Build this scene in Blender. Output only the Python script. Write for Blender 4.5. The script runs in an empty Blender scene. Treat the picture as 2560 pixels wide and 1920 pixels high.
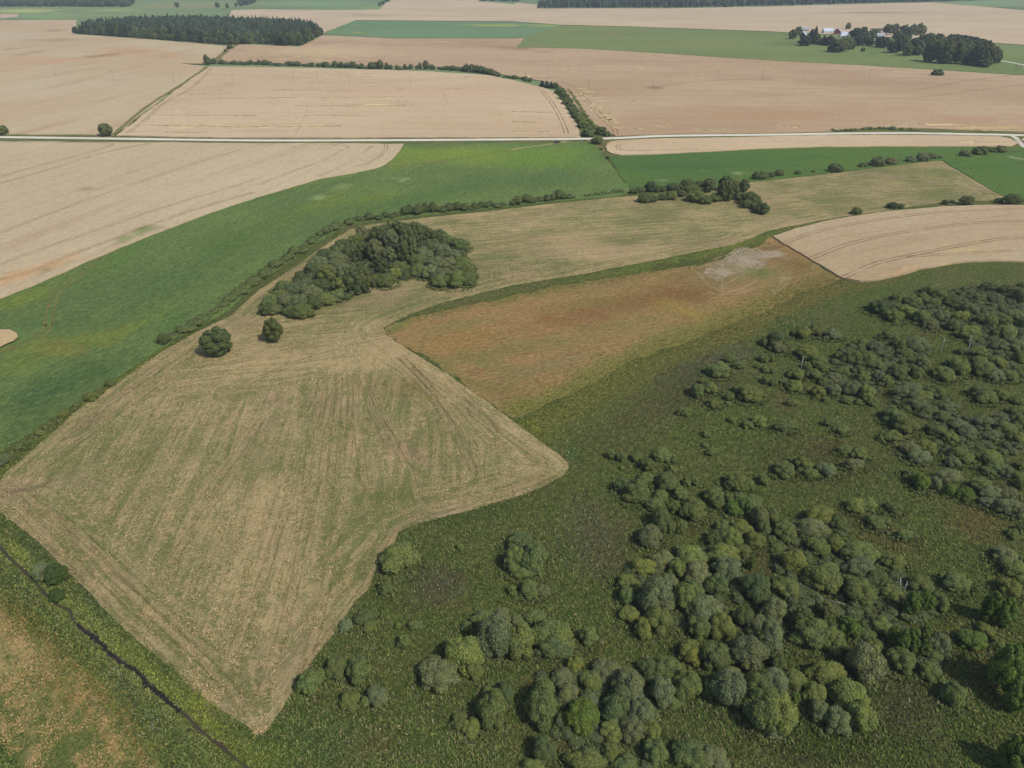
import bpy, bmesh, math, random
import numpy as np
from mathutils import Vector, Matrix
from mathutils.geometry import delaunay_2d_cdt
random.seed(7); RNG = np.random.default_rng(7)
C = bpy.context.scene.collection
SC = bpy.context.scene

# ------------------------------------------------------------------ camera, sky, sun, exposure
CAM_H = 115.0; PITCH = math.radians(31.0); F_PX = 1775.0     # focal length in pixels of the 2560 px wide photograph
cam_d = bpy.data.cameras.new("camera"); cam = bpy.data.objects.new("camera", cam_d); C.objects.link(cam)
cam.location = (0, 0, CAM_H); cam.rotation_euler = (math.radians(90) - PITCH, 0, 0)
cam_d.sensor_width = 36.0; cam_d.lens = 36.0 * F_PX / 2560.0
cam_d.clip_start = 1.0; cam_d.clip_end = 60000.0
SC.camera = cam

SUN_EL = math.radians(50); SUN_AZ = math.radians(127)        # clockwise from +Y: the sun stands to the right and behind
w = bpy.data.worlds.new("World"); SC.world = w; w.use_nodes = True
nt = w.node_tree; nt.nodes.clear()
sky = nt.nodes.new("ShaderNodeTexSky"); sky.sky_type = 'NISHITA'; sky.sun_disc = False
sky.sun_elevation = SUN_EL; sky.sun_rotation = SUN_AZ; sky.air_density = 1.2; sky.dust_density = 2.0
bg = nt.nodes.new("ShaderNodeBackground"); bg.inputs[1].default_value = 0.115
ow = nt.nodes.new("ShaderNodeOutputWorld")
nt.links.new(sky.outputs[0], bg.inputs[0]); nt.links.new(bg.outputs[0], ow.inputs[0])
sl = bpy.data.lights.new("sun", 'SUN'); sl.energy = 3.1; sl.angle = math.radians(0.55); sl.color = (1.0, 0.95, 0.88)
so = bpy.data.objects.new("sun", sl); C.objects.link(so)
sd = Vector((math.sin(SUN_AZ) * math.cos(SUN_EL), math.cos(SUN_AZ) * math.cos(SUN_EL), math.sin(SUN_EL)))
so.rotation_euler = sd.to_track_quat('Z', 'Y').to_euler(); so.location = (200, -150, 400)
SC.view_settings.view_transform = 'Standard'; SC.view_settings.look = 'None'
SC.view_settings.gamma = 1.0; SC.view_settings.use_curve_mapping = False
SC.view_settings.exposure = 0.0
SC.cycles.max_bounces = 5; SC.cycles.diffuse_bounces = 2; SC.cycles.transparent_max_bounces = 8; SC.cycles.volume_bounces = 0

# ------------------------------------------------------------------ places: photo pixels to points of the land
S22 = 2560 / 2212.0
CT, ST = math.cos(PITCH), math.sin(PITCH)
def G(x, y, z=0.0):
    """a point of the 2560 px photo -> where that ray meets height z; returns x, y, depth along the view axis"""
    a = (x - 1280) / F_PX; b = (960 - y) / F_PX
    dy = CT + b * ST; dz = -ST + b * CT
    t = (CAM_H - z) / -dz
    return a * t, dy * t, t
def V(x, y, z=0.0):
    return G(x * S22, y * S22, z)
def to_px(x, y, z):
    d = y * CT - (z - CAM_H) * ST
    return 1280 + F_PX * x / d, 960 - F_PX * (y * ST + (z - CAM_H) * CT) / d
CROPS = {'c1': (0, 0, 3.456), 'c2': (640, 0, 3.456), 'c3': (1280, 0, 3.456), 'c4': (1920, 0, 3.456),
         'c5': (1900, 30, 6.912), 'c6': (2200, 40, 6.144),
         'm1': (0, 340, 3.456), 'm2': (640, 340, 3.456), 'm3': (1280, 300, 3.456), 'm4': (1920, 300, 3.456),
         'k1': (0, 780, 3.456), 'k2': (640, 780, 3.456), 'k3': (1280, 780, 3.456), 'k4': (1920, 660, 3.456),
         'g4': (1920, 1080, 3.456),
         'b1': (0, 1240, 2.439), 'b2': (640, 1240, 2.439), 'b3': (1280, 1240, 2.439), 'b4': (1920, 1240, 2.439)}
def K(crop, x, y):
    ox, oy, s = CROPS[crop]
    return ox + x / s, oy + y / s
def KV(crop, pts):
    return [tuple(c / S22 for c in K(crop, x, y)) for x, y in pts]

def srgb(r, g, b):
    f = lambda c: (c / 255) / 12.92 if c / 255 <= .04045 else (((c / 255) + .055) / 1.055) ** 2.4
    return (f(r), f(g), f(b) * .87)

# ------------------------------------------------------------------ object helpers
def tag(o, label=None, cat=None, group=None, kind=None):
    if label: o['label'] = label
    if cat: o['category'] = cat
    if group: o['group'] = group
    if kind: o['kind'] = kind
    return o
def empty(name, loc, rz=0):
    o = bpy.data.objects.new(name, None); C.objects.link(o); o.location = loc; o.rotation_euler = (0, 0, rz)
    o.empty_display_size = 0.5
    return o
def mesh_np(name, verts, faces_list, mats, mat_idx=None, smooth=False):
    """faces_list: list of int arrays (n,3)/(n,4)"""
    me = bpy.data.meshes.new(name)
    verts = np.asarray(verts, dtype=np.float32)
    me.vertices.add(len(verts)); me.vertices.foreach_set('co', verts.ravel())
    loops = np.concatenate([f.ravel() for f in faces_list]).astype(np.int32)
    sizes = np.concatenate([np.full(len(f), f.shape[1], dtype=np.int32) for f in faces_list])
    starts = np.concatenate([[0], np.cumsum(sizes)[:-1]]).astype(np.int32)
    me.loops.add(len(loops)); me.loops.foreach_set('vertex_index', loops)
    me.polygons.add(len(sizes)); me.polygons.foreach_set('loop_start', starts)
    me.polygons.foreach_set('loop_total', sizes)
    for m in mats: me.materials.append(m)
    if mat_idx is not None: me.polygons.foreach_set('material_index', np.asarray(mat_idx, dtype=np.int32))
    me.polygons.foreach_set('use_smooth', np.full(len(sizes), smooth))
    me.update(calc_edges=True); me.validate()
    return me
def link(name, me, parent=None):
    o = bpy.data.objects.new(name, me); C.objects.link(o)
    if parent is not None: o.parent = parent
    return o
class MB:
    """collects simple shapes into one mesh"""
    def __init__(s): s.v = []; s.f = []
    def add(s, vs, fs):
        n = len(s.v); s.v += [tuple(p) for p in vs]; s.f += [tuple(i + n for i in f) for f in fs]; return s
    def box(s, c, d, rz=0, M=None):
        x, y, z = d[0] / 2, d[1] / 2, d[2] / 2
        vs = [(-x, -y, -z), (x, -y, -z), (x, y, -z), (-x, y, -z), (-x, -y, z), (x, -y, z), (x, y, z), (-x, y, z)]
        R = Matrix.Rotation(rz, 3, 'Z')
        if M is not None: R = R @ M
        vs = [R @ Vector(p) + Vector(c) for p in vs]
        return s.add(vs, [(0, 3, 2, 1), (4, 5, 6, 7), (0, 1, 5, 4), (1, 2, 6, 5), (2, 3, 7, 6), (3, 0, 4, 7)])
    def tube(s, pts, rads, n=7):
        base = len(s.v); pts = [Vector(p) for p in pts]
        for i, p in enumerate(pts):
            d = (pts[min(i + 1, len(pts) - 1)] - pts[max(i - 1, 0)]).normalized()
            a = d.orthogonal().normalized(); b = d.cross(a)
            for k in range(n):
                t = 2 * math.pi * k / n
                s.v.append(tuple(p + (a * math.cos(t) + b * math.sin(t)) * rads[i]))
        for i in range(len(pts) - 1):
            for k in range(n):
                a0 = base + i * n + k; a1 = base + i * n + (k + 1) % n
                s.f.append((a0, a1, a1 + n, a0 + n))
        s.f.append(tuple(base + k for k in range(n))[::-1]); s.f.append(tuple(base + (len(pts) - 1) * n + k for k in range(n)))
        return s
    def build(s, name, mat, parent=None, smooth=False):
        me = bpy.data.meshes.new(name); me.from_pydata(s.v, [], s.f); me.materials.append(mat)
        if smooth: me.polygons.foreach_set('use_smooth', [True] * len(me.polygons))
        me.update(); return link(name, me, parent)

# ------------------------------------------------------------------ node helpers
class NT:
    def __init__(s, name):
        s.m = bpy.data.materials.new(name); s.m.use_nodes = True; s.t = s.m.node_tree; s.t.nodes.clear()
    def n(s, typ, **kw):
        nd = s.t.nodes.new(typ)
        for k, v in kw.items(): setattr(nd, k, v)
        return nd
    def put(s, sock, v):
        if isinstance(v, bpy.types.NodeSocket): s.t.links.new(v, sock)
        elif v is not None:
            if isinstance(v, (tuple, list)) and len(v) == 3 and sock.type == 'RGBA': v = (*v, 1)
            sock.default_value = v
    def math(s, op, a, b=None, c=None, clamp=False):
        nd = s.n("ShaderNodeMath", operation=op, use_clamp=clamp)
        s.put(nd.inputs[0], a)
        if b is not None: s.put(nd.inputs[1], b)
        if c is not None: s.put(nd.inputs[2], c)
        return nd.outputs[0]
    def mix(s, f, a, b, mode='MIX'):
        nd = s.n("ShaderNodeMix", data_type='RGBA', blend_type=mode)
        s.put(nd.inputs[0], f); s.put(nd.inputs[6], a); s.put(nd.inputs[7], b)
        return nd.outputs[2]
    def mapping(s, vec, scale, rz=0, loc=(0, 0, 0)):
        nd = s.n("ShaderNodeMapping"); s.put(nd.inputs[0], vec)
        nd.inputs['Scale'].default_value = scale; nd.inputs['Rotation'].default_value = (0, 0, rz); nd.inputs['Location'].default_value = loc
        return nd.outputs[0]
    def noise(s, vec, scale, detail=3, rough=.55, dist=0.0):
        nd = s.n("ShaderNodeTexNoise"); s.put(nd.inputs['Vector'], vec)
        nd.inputs['Scale'].default_value = scale; nd.inputs['Detail'].default_value = detail
        nd.inputs['Roughness'].default_value = rough; nd.inputs['Distortion'].default_value = dist
        return nd.outputs[0]
    def smooth(s, v, lo, hi, a=0.0, b=1.0):
        nd = s.n("ShaderNodeMapRange", interpolation_type='SMOOTHSTEP'); s.put(nd.inputs[0], v)
        for i, q in enumerate((lo, hi, a, b)): s.put(nd.inputs[i + 1], q)
        return nd.outputs[0]
    def attr(s, name, typ='GEOMETRY'):
        return s.n("ShaderNodeAttribute", attribute_name=name, attribute_type=typ)
    def pos(s): return s.n("ShaderNodeNewGeometry").outputs['Position']
    def obj(s): return s.n("ShaderNodeTexCoord").outputs['Object']
    def sep(s, v):
        nd = s.n("ShaderNodeSeparateXYZ"); s.put(nd.inputs[0], v); return nd.outputs
    def out(s, col, rough=.9, bump=None, bstr=.4, bdist=.1, spec=.15, trans=None, metal=0.0):
        p = s.n("ShaderNodeBsdfPrincipled"); s.put(p.inputs['Base Color'], col); s.put(p.inputs['Roughness'], rough)
        p.inputs['Specular IOR Level'].default_value = spec; p.inputs['Metallic'].default_value = metal
        if bump is not None:
            b = s.n("ShaderNodeBump"); b.inputs['Strength'].default_value = bstr; b.inputs['Distance'].default_value = bdist
            s.put(b.inputs['Height'], bump); s.t.links.new(b.outputs[0], p.inputs['Normal'])
        sh = p.outputs[0]
        if trans:
            tr = s.n("ShaderNodeBsdfTranslucent"); s.put(tr.inputs[0], col)
            mx = s.n("ShaderNodeMixShader"); mx.inputs[0].default_value = trans
            s.t.links.new(sh, mx.inputs[1]); s.t.links.new(tr.outputs[0], mx.inputs[2]); sh = mx.outputs[0]
        o = s.n("ShaderNodeOutputMaterial"); s.t.links.new(sh, o.inputs[0])
        return s.m

def plain(name, col, rough=.8, var=.15, scale=1.5, metal=0.0, spec=.3):
    N = NT(name); n = N.noise(N.obj(), scale, 4)
    c = N.mix(n, tuple(c * (1 - var) for c in col), tuple(min(1, c * (1 + var)) for c in col))
    return N.out(c, rough, spec=spec, metal=metal)

# ------------------------------------------------------------------ field surfaces
def field_mat(name, A, B, Cc, ang, big=90., mid=18., fine=1.6, fstr=.25, aniso=4., lines=None, lodge=None, bump=.5, bdist=.15, midr=(.5, .68), stripe=None, grain=None):
    """A/B large soft variation, Cc streak colour; lines = (spacing, width, strength, warp); lodge = colour of flattened patches"""
    N = NT(name); P = N.pos()
    R = N.mapping(P, (1, 1, 1), -ang)                     # x along the rows, y across
    n1 = N.noise(N.mapping(R, (1 / (big * 1.8), 1 / big, 1)), 1, 4, .6)
    c = N.mix(N.smooth(n1, .38, .62), A, B)
    n2 = N.noise(N.mapping(R, (1 / (mid * aniso), 1 / mid, 1)), 1, 5, .62, .4)
    c = N.mix(N.math('MULTIPLY', N.smooth(n2, *midr), .6), c, Cc)
    if stripe:
        per, st = stripe
        xyz = N.sep(R); wv = N.noise(N.mapping(R, (.008, .02, 1)), 1, 2)
        ph = N.math('MULTIPLY_ADD', wv, 6.0, N.math('MULTIPLY', xyz[1], 2 * math.pi / per))
        sn = N.math('SINE', ph); sn = N.math('MULTIPLY', sn, N.smooth(n2, .3, .7))
        c = N.mix(N.math('MULTIPLY', N.smooth(sn, -.2, .9), st), c, Cc)
    if lines:
        sp, wd, st, wp = lines
        xyz = N.sep(R); wv = N.noise(N.mapping(R, (1 / 260., 1 / 200., 1)), 1, 2, .5)
        y = N.math('MULTIPLY_ADD', wv, wp, xyz[1])
        for off in (0.0, 1.9):
            fr = N.math('FRACT', N.math('MULTIPLY', N.math('ADD', y, off), 1 / sp))
            d = N.math('MULTIPLY', N.math('ABSOLUTE', N.math('SUBTRACT', fr, .5)), sp)
            m = N.smooth(d, wd * .4, wd, 1, 0)
            brk = N.smooth(N.noise(N.mapping(R, (1 / 60., 1 / 7., 1)), 1, 3), .35, .6)
            c = N.mix(N.math('MULTIPLY', N.math('MULTIPLY', m, brk), st), c, tuple(q * .55 for q in A))
    if lodge:
        col, th = lodge
        pm = N.attr('patch2').outputs['Fac']
        n3 = N.noise(N.mapping(R, (1 / 38., 1 / 3.6, 1)), 1, 4, .6, .6)
        lo = N.math('SUBTRACT', th, N.math('MULTIPLY', pm, .20))
        m = N.smooth(N.math('SUBTRACT', n3, lo), 0, .03)
        c = N.mix(N.math('MULTIPLY', m, .85), c, col)
        m2 = N.smooth(N.math('SUBTRACT', n3, N.math('SUBTRACT', lo, .035)), 0, .02)
        c = N.mix(N.math('MULTIPLY', N.math('SUBTRACT', m2, m), .6), c, tuple(q * .45 for q in A))
    pa = N.attr('patch'); br = N.noise(N.mapping(R, (1 / 9., 1 / 3.5, 1)), 1, 5, .65)
    al = N.math('MULTIPLY', pa.outputs['Alpha'], N.smooth(N.math('ADD', br, N.math('MULTIPLY', pa.outputs['Alpha'], .5)), .45, .75))
    c = N.mix(al, c, pa.outputs['Color'])
    if grain:
        gcol, gstr = grain
        g1 = N.noise(N.mapping(R, (1 / 2.6, 1 / 1.3, 1)), 1, 6, .82, 1.4)
        c = N.mix(N.math('MULTIPLY', N.smooth(g1, .46, .62), gstr), c, gcol)
        g2 = N.noise(N.mapping(R, (1 / 1.1, 1 / .7, 1), 0, (5, 11, 0)), 1, 5, .8, 1.0)
        c = N.mix(N.math('MULTIPLY', N.smooth(g2, .52, .66), gstr * .8), c, tuple(q * .45 for q in A))
    nf = N.smooth(N.noise(N.mapping(R, (.6 / fine, 1 / fine, 1)), 1, 6, .8), .30, .70)
    c = N.mix(1.0, c, N.mix(nf, (1 - fstr * 1.1,) * 3, (1 + fstr * 1.1,) * 3), 'MULTIPLY')
    return N.out(c, .95, nf, bump, bdist, spec=.08)

def hay_mat(name, straw, green, pink, angA, angB):
    """mown meadow: swaths of dry grass over green stubble, headland passes round the edge"""
    N = NT(name); P = N.pos(); m = N.attr('zones'); mz = N.sep(m.outputs['Vector'])
    RA = N.mapping(P, (1, 1, 1), -angA); RB = N.mapping(P, (1, 1, 1), -angB)
    rim = N.attr('rim').outputs['Vector']
    def swath(R, per):
        a = N.noise(N.mapping(R, (1 / 22., 1 / 2.2, 1)), 1, 5, .7, .9)
        y = N.sep(R)[1]; wv = N.noise(N.mapping(R, (1 / 40., 1 / 40., 1)), 1, 2)
        s_ = N.math('SINE', N.math('MULTIPLY_ADD', wv, 9., N.math('MULTIPLY', y, 2 * math.pi / per)))
        s_ = N.math('MULTIPLY', s_, N.smooth(wv, .3, .62))
        return N.math('MULTIPLY_ADD', s_, .05, a)
    sA = swath(RA, 4.6); sB = swath(RB, 5.2); sR = swath(rim, 3.8)
    def fm(f, a, b): return N.math('ADD', N.math('MULTIPLY', N.math('SUBTRACT', 1.0, f), a), N.math('MULTIPLY', f, b))
    s_ = fm(mz[1], sA, sB); s_ = fm(mz[0], s_, sR)
    big = N.noise(N.mapping(P, (1 / 55.,) * 3), 1, 4, .65)
    curl = N.noise(N.mapping(P, (1 / 2.1,) * 3), 1, 5, .72, 2.2)
    curl2 = N.noise(N.mapping(P, (1 / .7,) * 3), 1, 3, .7, 1.5)
    curln = N.smooth(curl, .34, .66); c2n = N.smooth(curl2, .34, .66); sn = N.smooth(s_, .36, .64); bn = N.smooth(big, .34, .66)
    v = N.math('MULTIPLY_ADD', sn, .30, N.math('MULTIPLY', curln, .34))
    v = N.math('MULTIPLY_ADD', bn, .34, v); v = N.math('MULTIPLY_ADD', c2n, .20, v); v = N.math('MULTIPLY_ADD', mz[2], .22, v)
    f = N.smooth(v, .34, 1.0)
    c = N.mix(f, green, straw)
    c = N.mix(N.math('MULTIPLY', N.smooth(N.noise(N.mapping(P, (1 / 30.,) * 3, 0, (40, 9, 0)), 1, 4, .6), .52, .7), .5), c, pink)
    dk = N.smooth(N.noise(N.mapping(P, (1 / 1.5,) * 3, 0, (7, 3, 0)), 1, 5, .75, 1.0), .52, .70)
    c = N.mix(N.math('MULTIPLY', dk, .4), c, tuple(q * .55 for q in green))
    lt = N.smooth(N.noise(N.mapping(P, (1 / 1.1, 1 / 1.1, 1), 0, (3, 13, 0)), 1, 4, .75, 1.8), .58, .70)
    c = N.mix(N.math('MULTIPLY', lt, .5), c, tuple(min(1, q * 1.30) for q in straw))
    pa = N.attr('patch'); al = N.math('MULTIPLY', pa.outputs['Alpha'], N.smooth(N.math('ADD', curl, N.math('MULTIPLY', pa.outputs['Alpha'], .3)), .45, .75))
    c = N.mix(al, c, N.mix(N.math('MULTIPLY', f, .3), pa.outputs['Color'], straw))
    return N.out(c, .95, v, .9, .35, spec=.06)

def streak(name, col, st, sc=(1 / 14., 1 / 2.5)):
    """wheel marks show only where the crop was pressed down: broken up by holes"""
    N = NT(name); P = N.pos(); n = N.noise(N.mapping(P, (sc[0], sc[0], 1)), 1, 4, .7); n2 = N.noise(N.mapping(P, (sc[1], sc[1], 1)), 1, 3, .7)
    f = N.math('MULTIPLY', N.math('MULTIPLY', N.smooth(n, .28, .55), N.smooth(n2, .25, .52)), st)
    d = N.n("ShaderNodeBsdfDiffuse"); N.put(d.inputs[0], col); t = N.n("ShaderNodeBsdfTransparent"); m = N.n("ShaderNodeMixShader")
    N.put(m.inputs[0], f); N.t.links.new(t.outputs[0], m.inputs[1]); N.t.links.new(d.outputs[0], m.inputs[2])
    o = N.n("ShaderNodeOutputMaterial"); N.t.links.new(m.outputs[0], o.inputs[0]); return N.m

# ------------------------------------------------------------------ land sheets
def inside(px, py, poly):
    x = np.asarray(px); y = np.asarray(py); r = np.zeros(x.shape, bool); n = len(poly)
    for i in range(n):
        x1, y1 = poly[i]; x2, y2 = poly[(i + 1) % n]
        if y1 == y2: continue
        c = ((y1 > y) != (y2 > y)) & (x < (x2 - x1) * (y - y1) / (y2 - y1) + x1)
        r ^= c
    return r
def seg_dist(px, py, poly, closed=True):
    """distance to a polyline and arc length at the nearest point"""
    best = np.full(px.shape, 1e9); arc = np.zeros(px.shape); s0 = 0.0
    n = len(poly)
    for i in range(n if closed else n - 1):
        x1, y1 = poly[i]; x2, y2 = poly[(i + 1) % n]
        dx, dy = x2 - x1, y2 - y1; L = math.hypot(dx, dy) + 1e-9
        t = np.clip(((px - x1) * dx + (py - y1) * dy) / L ** 2, 0, 1)
        d = np.hypot(px - x1 - t * dx, py - y1 - t * dy)
        m = d < best; best = np.where(m, d, best); arc = np.where(m, s0 + t * L, arc); s0 += L
    return best, arc
def rough_outline(pts, amp=1.0, seed=0, closed=True):
    """resample an outline and give it the wobble of a real field edge"""
    r = random.Random(seed); out = []; n = len(pts); ph = [r.uniform(0, 6.3) for _ in range(6)]; s = 0.0
    for i in range(n if closed else n - 1):
        a = Vector(pts[i]); b = Vector(pts[(i + 1) % n]); L = (b - a).length
        D = max(60, min(a.length, b.length)); step = max(1.2, D / 110.)
        k = max(1, int(L / step)); d = (b - a) / max(L, 1e-6); nn = Vector((-d.y, d.x))
        for j in range(k):
            q = s + L * j / k; am = amp * (.35 + D / 400.)
            am = min(am, amp * 2.5)
            wob = (math.sin(q / 17. + ph[0]) * .5 + math.sin(q / 7.3 + ph[1]) * .3 + math.sin(q / 3.1 + ph[2]) * .2 + r.uniform(-.5, .5) * .6) * am * .6
            if j == 0: wob *= .3
            p = a + d * (L * j / k) + nn * wob; out.append((p.x, p.y))
        s += L
    if not closed: out.append(tuple(pts[-1]))
    return out
def splat(vx, vy, z, patches):
    """colour and strength of the vegetation patches at points of the land"""
    col = np.zeros((len(vx), 4), np.float32)
    ppx, ppy = to_px(vx, np.maximum(vy, 20), z)
    for p in patches:
        x, y, rx, ry, c, al = p[:6]; rot = p[6] if len(p) > 6 else 0
        dx = ppx / S22 - x; dy = ppy / S22 - y          # the patch of land that shows round x, y in the photo
        cr_, sr_ = math.cos(math.radians(rot)), math.sin(math.radians(rot))
        e = np.hypot((dx * cr_ + dy * sr_) / rx, (-dx * sr_ + dy * cr_) / ry)
        e = e * (1 + .16 * np.sin(vx / 9. + x) + .13 * np.sin(vy / 7. + y) + .12 * np.sin(vx / 3.1 + vy / 2.7))
        k = np.clip(1.35 - e, 0, 1) * al; k = np.minimum(k, al)
        cc = np.array(srgb(*c)); t = k / np.maximum(k + col[:, 3] * (1 - k), 1e-6)
        col[:, :3] = col[:, :3] * (1 - t[:, None]) + cc * t[:, None]; col[:, 3] = k + col[:, 3] * (1 - k)
    return col
def sheet(name, pts, z, mat, patches=(), patches2=(), amp=1.0, skirt=0.0, seed=1, raw=False, label=None, hay=None, dens=1.0, world=False):
    W = [(p[0], p[1]) if world else V(p[0], p[1], z)[:2] for p in pts]
    area = sum(W[i][0] * W[(i + 1) % len(W)][1] - W[(i + 1) % len(W)][0] * W[i][1] for i in range(len(W)))
    if area < 0: W = W[::-1]
    O = W if raw else rough_outline(W, amp, seed)
    xs = [p[0] for p in O]; ys = [p[1] for p in O]
    P = []
    y = min(ys)
    while y < max(ys):
        st = (2.6 + max(0, y - 150) * .02) * dens
        st = min(st, 60)
        gx = np.arange(min(xs), max(xs), st)
        P.append(np.stack([gx + RNG.uniform(-.25, .25, len(gx)) * st, np.full(len(gx), y) + RNG.uniform(-.25, .25, len(gx)) * st], 1)); y += st
    P = np.concatenate(P) if P else np.zeros((0, 2))
    if len(P):
        P = P[inside(P[:, 0], P[:, 1], O)]
    n0 = len(O)
    co = [Vector(p) for p in O] + [Vector((float(a), float(b))) for a, b in P]
    ed = [(i, (i + 1) % n0) for i in range(n0)]
    v2, e2, f2, _, _, _ = delaunay_2d_cdt(co, ed, [], 1, 1e-3)
    v2 = np.array([(a.x, a.y) for a in v2]); f2 = [f for f in f2]
    n = len(v2)
    verts = np.concatenate([v2, np.full((n, 1), z)], 1)
    F = np.array([f for f in f2 if len(f) == 3])
    a_, b_, c_ = v2[F[:, 0]], v2[F[:, 1]], v2[F[:, 2]]
    cr = (b_[:, 0] - a_[:, 0]) * (c_[:, 1] - a_[:, 1]) - (b_[:, 1] - a_[:, 1]) * (c_[:, 0] - a_[:, 0])
    F[cr < 0] = F[cr < 0][:, ::-1]
    fl = [F]
    if skirt > 0:
        from collections import Counter
        cnt = Counter()
        for f in F:
            for i in range(3): cnt[(f[i], f[(i + 1) % 3])] += 1
        bd = [e for e in cnt if (e[1], e[0]) not in cnt]
        ids = sorted({i for e in bd for i in e}); mp = {v: n + i for i, v in enumerate(ids)}
        low = verts[ids].copy(); low[:, 2] = -.05
        verts = np.concatenate([verts, low])
        fl.append(np.array([(mp[a], mp[b], b, a) for a, b in bd]))
    me = mesh_np(name, verts, fl, [mat])
    vx, vy = verts[:, 0], verts[:, 1]
    col = splat(vx, vy, z, patches)
    at = me.attributes.new('patch', 'FLOAT_COLOR', 'POINT'); at.data.foreach_set('color', col.ravel())
    p2 = np.zeros(len(verts), np.float32)
    for (x, y, rx, ry, al) in patches2:
        ppx, ppy = to_px(vx, vy, z); e = np.hypot((ppx / S22 - x) / rx, (ppy / S22 - y) / ry)
        p2 = np.maximum(p2, np.clip(1.4 - e, 0, 1) * al)
    at = me.attributes.new('patch2', 'FLOAT', 'POINT'); at.data.foreach_set('value', p2.astype(np.float32))
    if hay:
        d, arc = seg_dist(vx, vy, W)
        zz = np.zeros((len(verts), 3), np.float32)
        zz[:, 0] = np.clip((hay['rim'] - d) / 5., 0, 1)
        zz[:, 1] = hay['fB'](vx, vy); zz[:, 2] = hay['dry'](vx, vy, d)
        at = me.attributes.new('zones', 'FLOAT_VECTOR', 'POINT'); at.data.foreach_set('vector', zz.ravel())
        rr = np.stack([arc, d, d * 0], 1).astype(np.float32)
        at = me.attributes.new('rim', 'FLOAT_VECTOR', 'POINT'); at.data.foreach_set('vector', rr.ravel())
    o = link(name, me); tag(o, label, kind='structure')
    return o
def ribbon(name, pts, width, z, mat, pair=None, seed=3, wob=.12, vary=0.0, label=None):
    """a track or road laid along a line of ground points; pair = gap between two wheel ruts"""
    W = [V(p[0], p[1], z)[:2] for p in pts]
    # Catmull-Rom
    Q = []
    for i in range(len(W) - 1):
        p0 = Vector(W[max(i - 1, 0)]); p1 = Vector(W[i]); p2 = Vector(W[i + 1]); p3 = Vector(W[min(i + 2, len(W) - 1)])
        k = max(3, int((p2 - p1).length / max(1.5, p1.length / 80.)))
        for j in range(k):
            t = j / k
            Q.append(.5 * ((2 * p1) + (p2 - p0) * t + (2 * p0 - 5 * p1 + 4 * p2 - p3) * t * t + (3 * p1 - p0 - 3 * p2 + p3) * t ** 3))
    Q.append(Vector(W[-1])); r = random.Random(seed)
    vs = []; fs = []
    for off in ([-pair / 2, pair / 2] if pair else [0]):
        b = len(vs)
        for i, q in enumerate(Q):
            d = (Q[min(i + 1, len(Q) - 1)] - Q[max(i - 1, 0)]).normalized(); nn = Vector((-d.y, d.x))
            w1 = width / 2 * (1 + r.uniform(-wob, wob)) * (1 + vary * math.sin(i * .9 + r.random() * 2)); w2 = width / 2 * (1 + r.uniform(-wob, wob)) * (1 + vary * math.sin(i * .7 + 1 + r.random() * 2))
            a = q + nn * (off + w1); c = q + nn * (off - w2)
            vs += [(a.x, a.y, z), (c.x, c.y, z)]
            if i: fs.append((b + 2 * i - 2, b + 2 * i - 1, b + 2 * i + 1, b + 2 * i))
    me = bpy.data.meshes.new(name); me.from_pydata(vs, [], fs); me.materials.append(mat); me.update()
    me.attributes.new('patch', 'FLOAT_COLOR', 'POINT').data.foreach_set('color', np.zeros(4 * len(vs), np.float32))
    return tag(link(name, me), label, kind='structure')

# ------------------------------------------------------------------ the land
def ang(a, b, z=0):
    p = V(*a, z); q = V(*b, z); return math.atan2(q[1] - p[1], q[0] - p[0])
WH = .7                                                     # height of the ripe crop
STRAW = srgb(196, 170, 136); LODGE = srgb(232, 212, 166)
def wheat(name, A, B, Cc, an, lines, th=.80, stripe=None):
    return field_mat(name, srgb(*A), srgb(*B), srgb(*Cc), an, big=120, mid=22, fine=1.8, fstr=.13, aniso=6, lines=(lines[0], lines[1], lines[2] * .6, lines[3]) if lines else None, lodge=(LODGE, th), bump=.35, midr=(.5, .72), stripe=stripe)
aF1 = ang((0, 395), (250, 322)); aF2 = ang((300, 250), (1000, 248)); aF3 = ang((1659, 212), (2100, 215)); aFL = ang((0, 250), (350, 170))
m_w1 = wheat('wheat_near_left', (187, 170, 147), (180, 162, 138), (166, 144, 120), aF1, (21., .7, .45, 14))
m_w2 = wheat('wheat_middle', (192, 171, 147), (186, 162, 138), (172, 145, 120), aF2, (24., .9, .5, 26), .72)
m_w3 = wheat('wheat_right', (178, 154, 131), (168, 142, 118), (158, 131, 108), aF3, (27., 1.0, .5, 70), .73)
m_w4 = wheat('wheat_far_left', (184, 167, 144), (180, 158, 132), (168, 139, 113), aFL, (24., .8, .3, 20), .80)
m_w5 = wheat('wheat_far', (190, 172, 150), (184, 164, 142), (170, 148, 126), 0.05, (40., 1.2, .3, 90), .80)
m_w6 = wheat('wheat_curved', (174, 155, 131), (166, 145, 120), (158, 135, 110), ang((1700, 520), (2134, 450)), None, .82)
m_gA = field_mat('beans_blue_green', srgb(106, 132, 98), srgb(100, 126, 94), srgb(114, 136, 96), 0, 160, 30, 2.2, .18, 8)
m_gB = field_mat('pasture_olive', srgb(116, 128, 80), srgb(106, 122, 74), srgb(126, 126, 86), .05, 120, 26, 2.2, .22, 6)
m_md = field_mat('meadow_green', srgb(98, 118, 70), srgb(88, 109, 66), srgb(114, 128, 66), ang((60, 830), (700, 480)), 48, 12, 1.3, .32, 4, bump=.8, bdist=.25, grain=(srgb(112, 128, 68), .5), lines=(13., .6, .3, 8))
m_md2 = field_mat('meadow_green_right', srgb(78, 106, 56), srgb(86, 112, 54), srgb(72, 98, 56), ang((1659, 360), (2100, 340)), 60, 14, 1.3, .24, 5, bump=.8, bdist=.25, grain=(srgb(92, 116, 60), .4))
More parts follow.
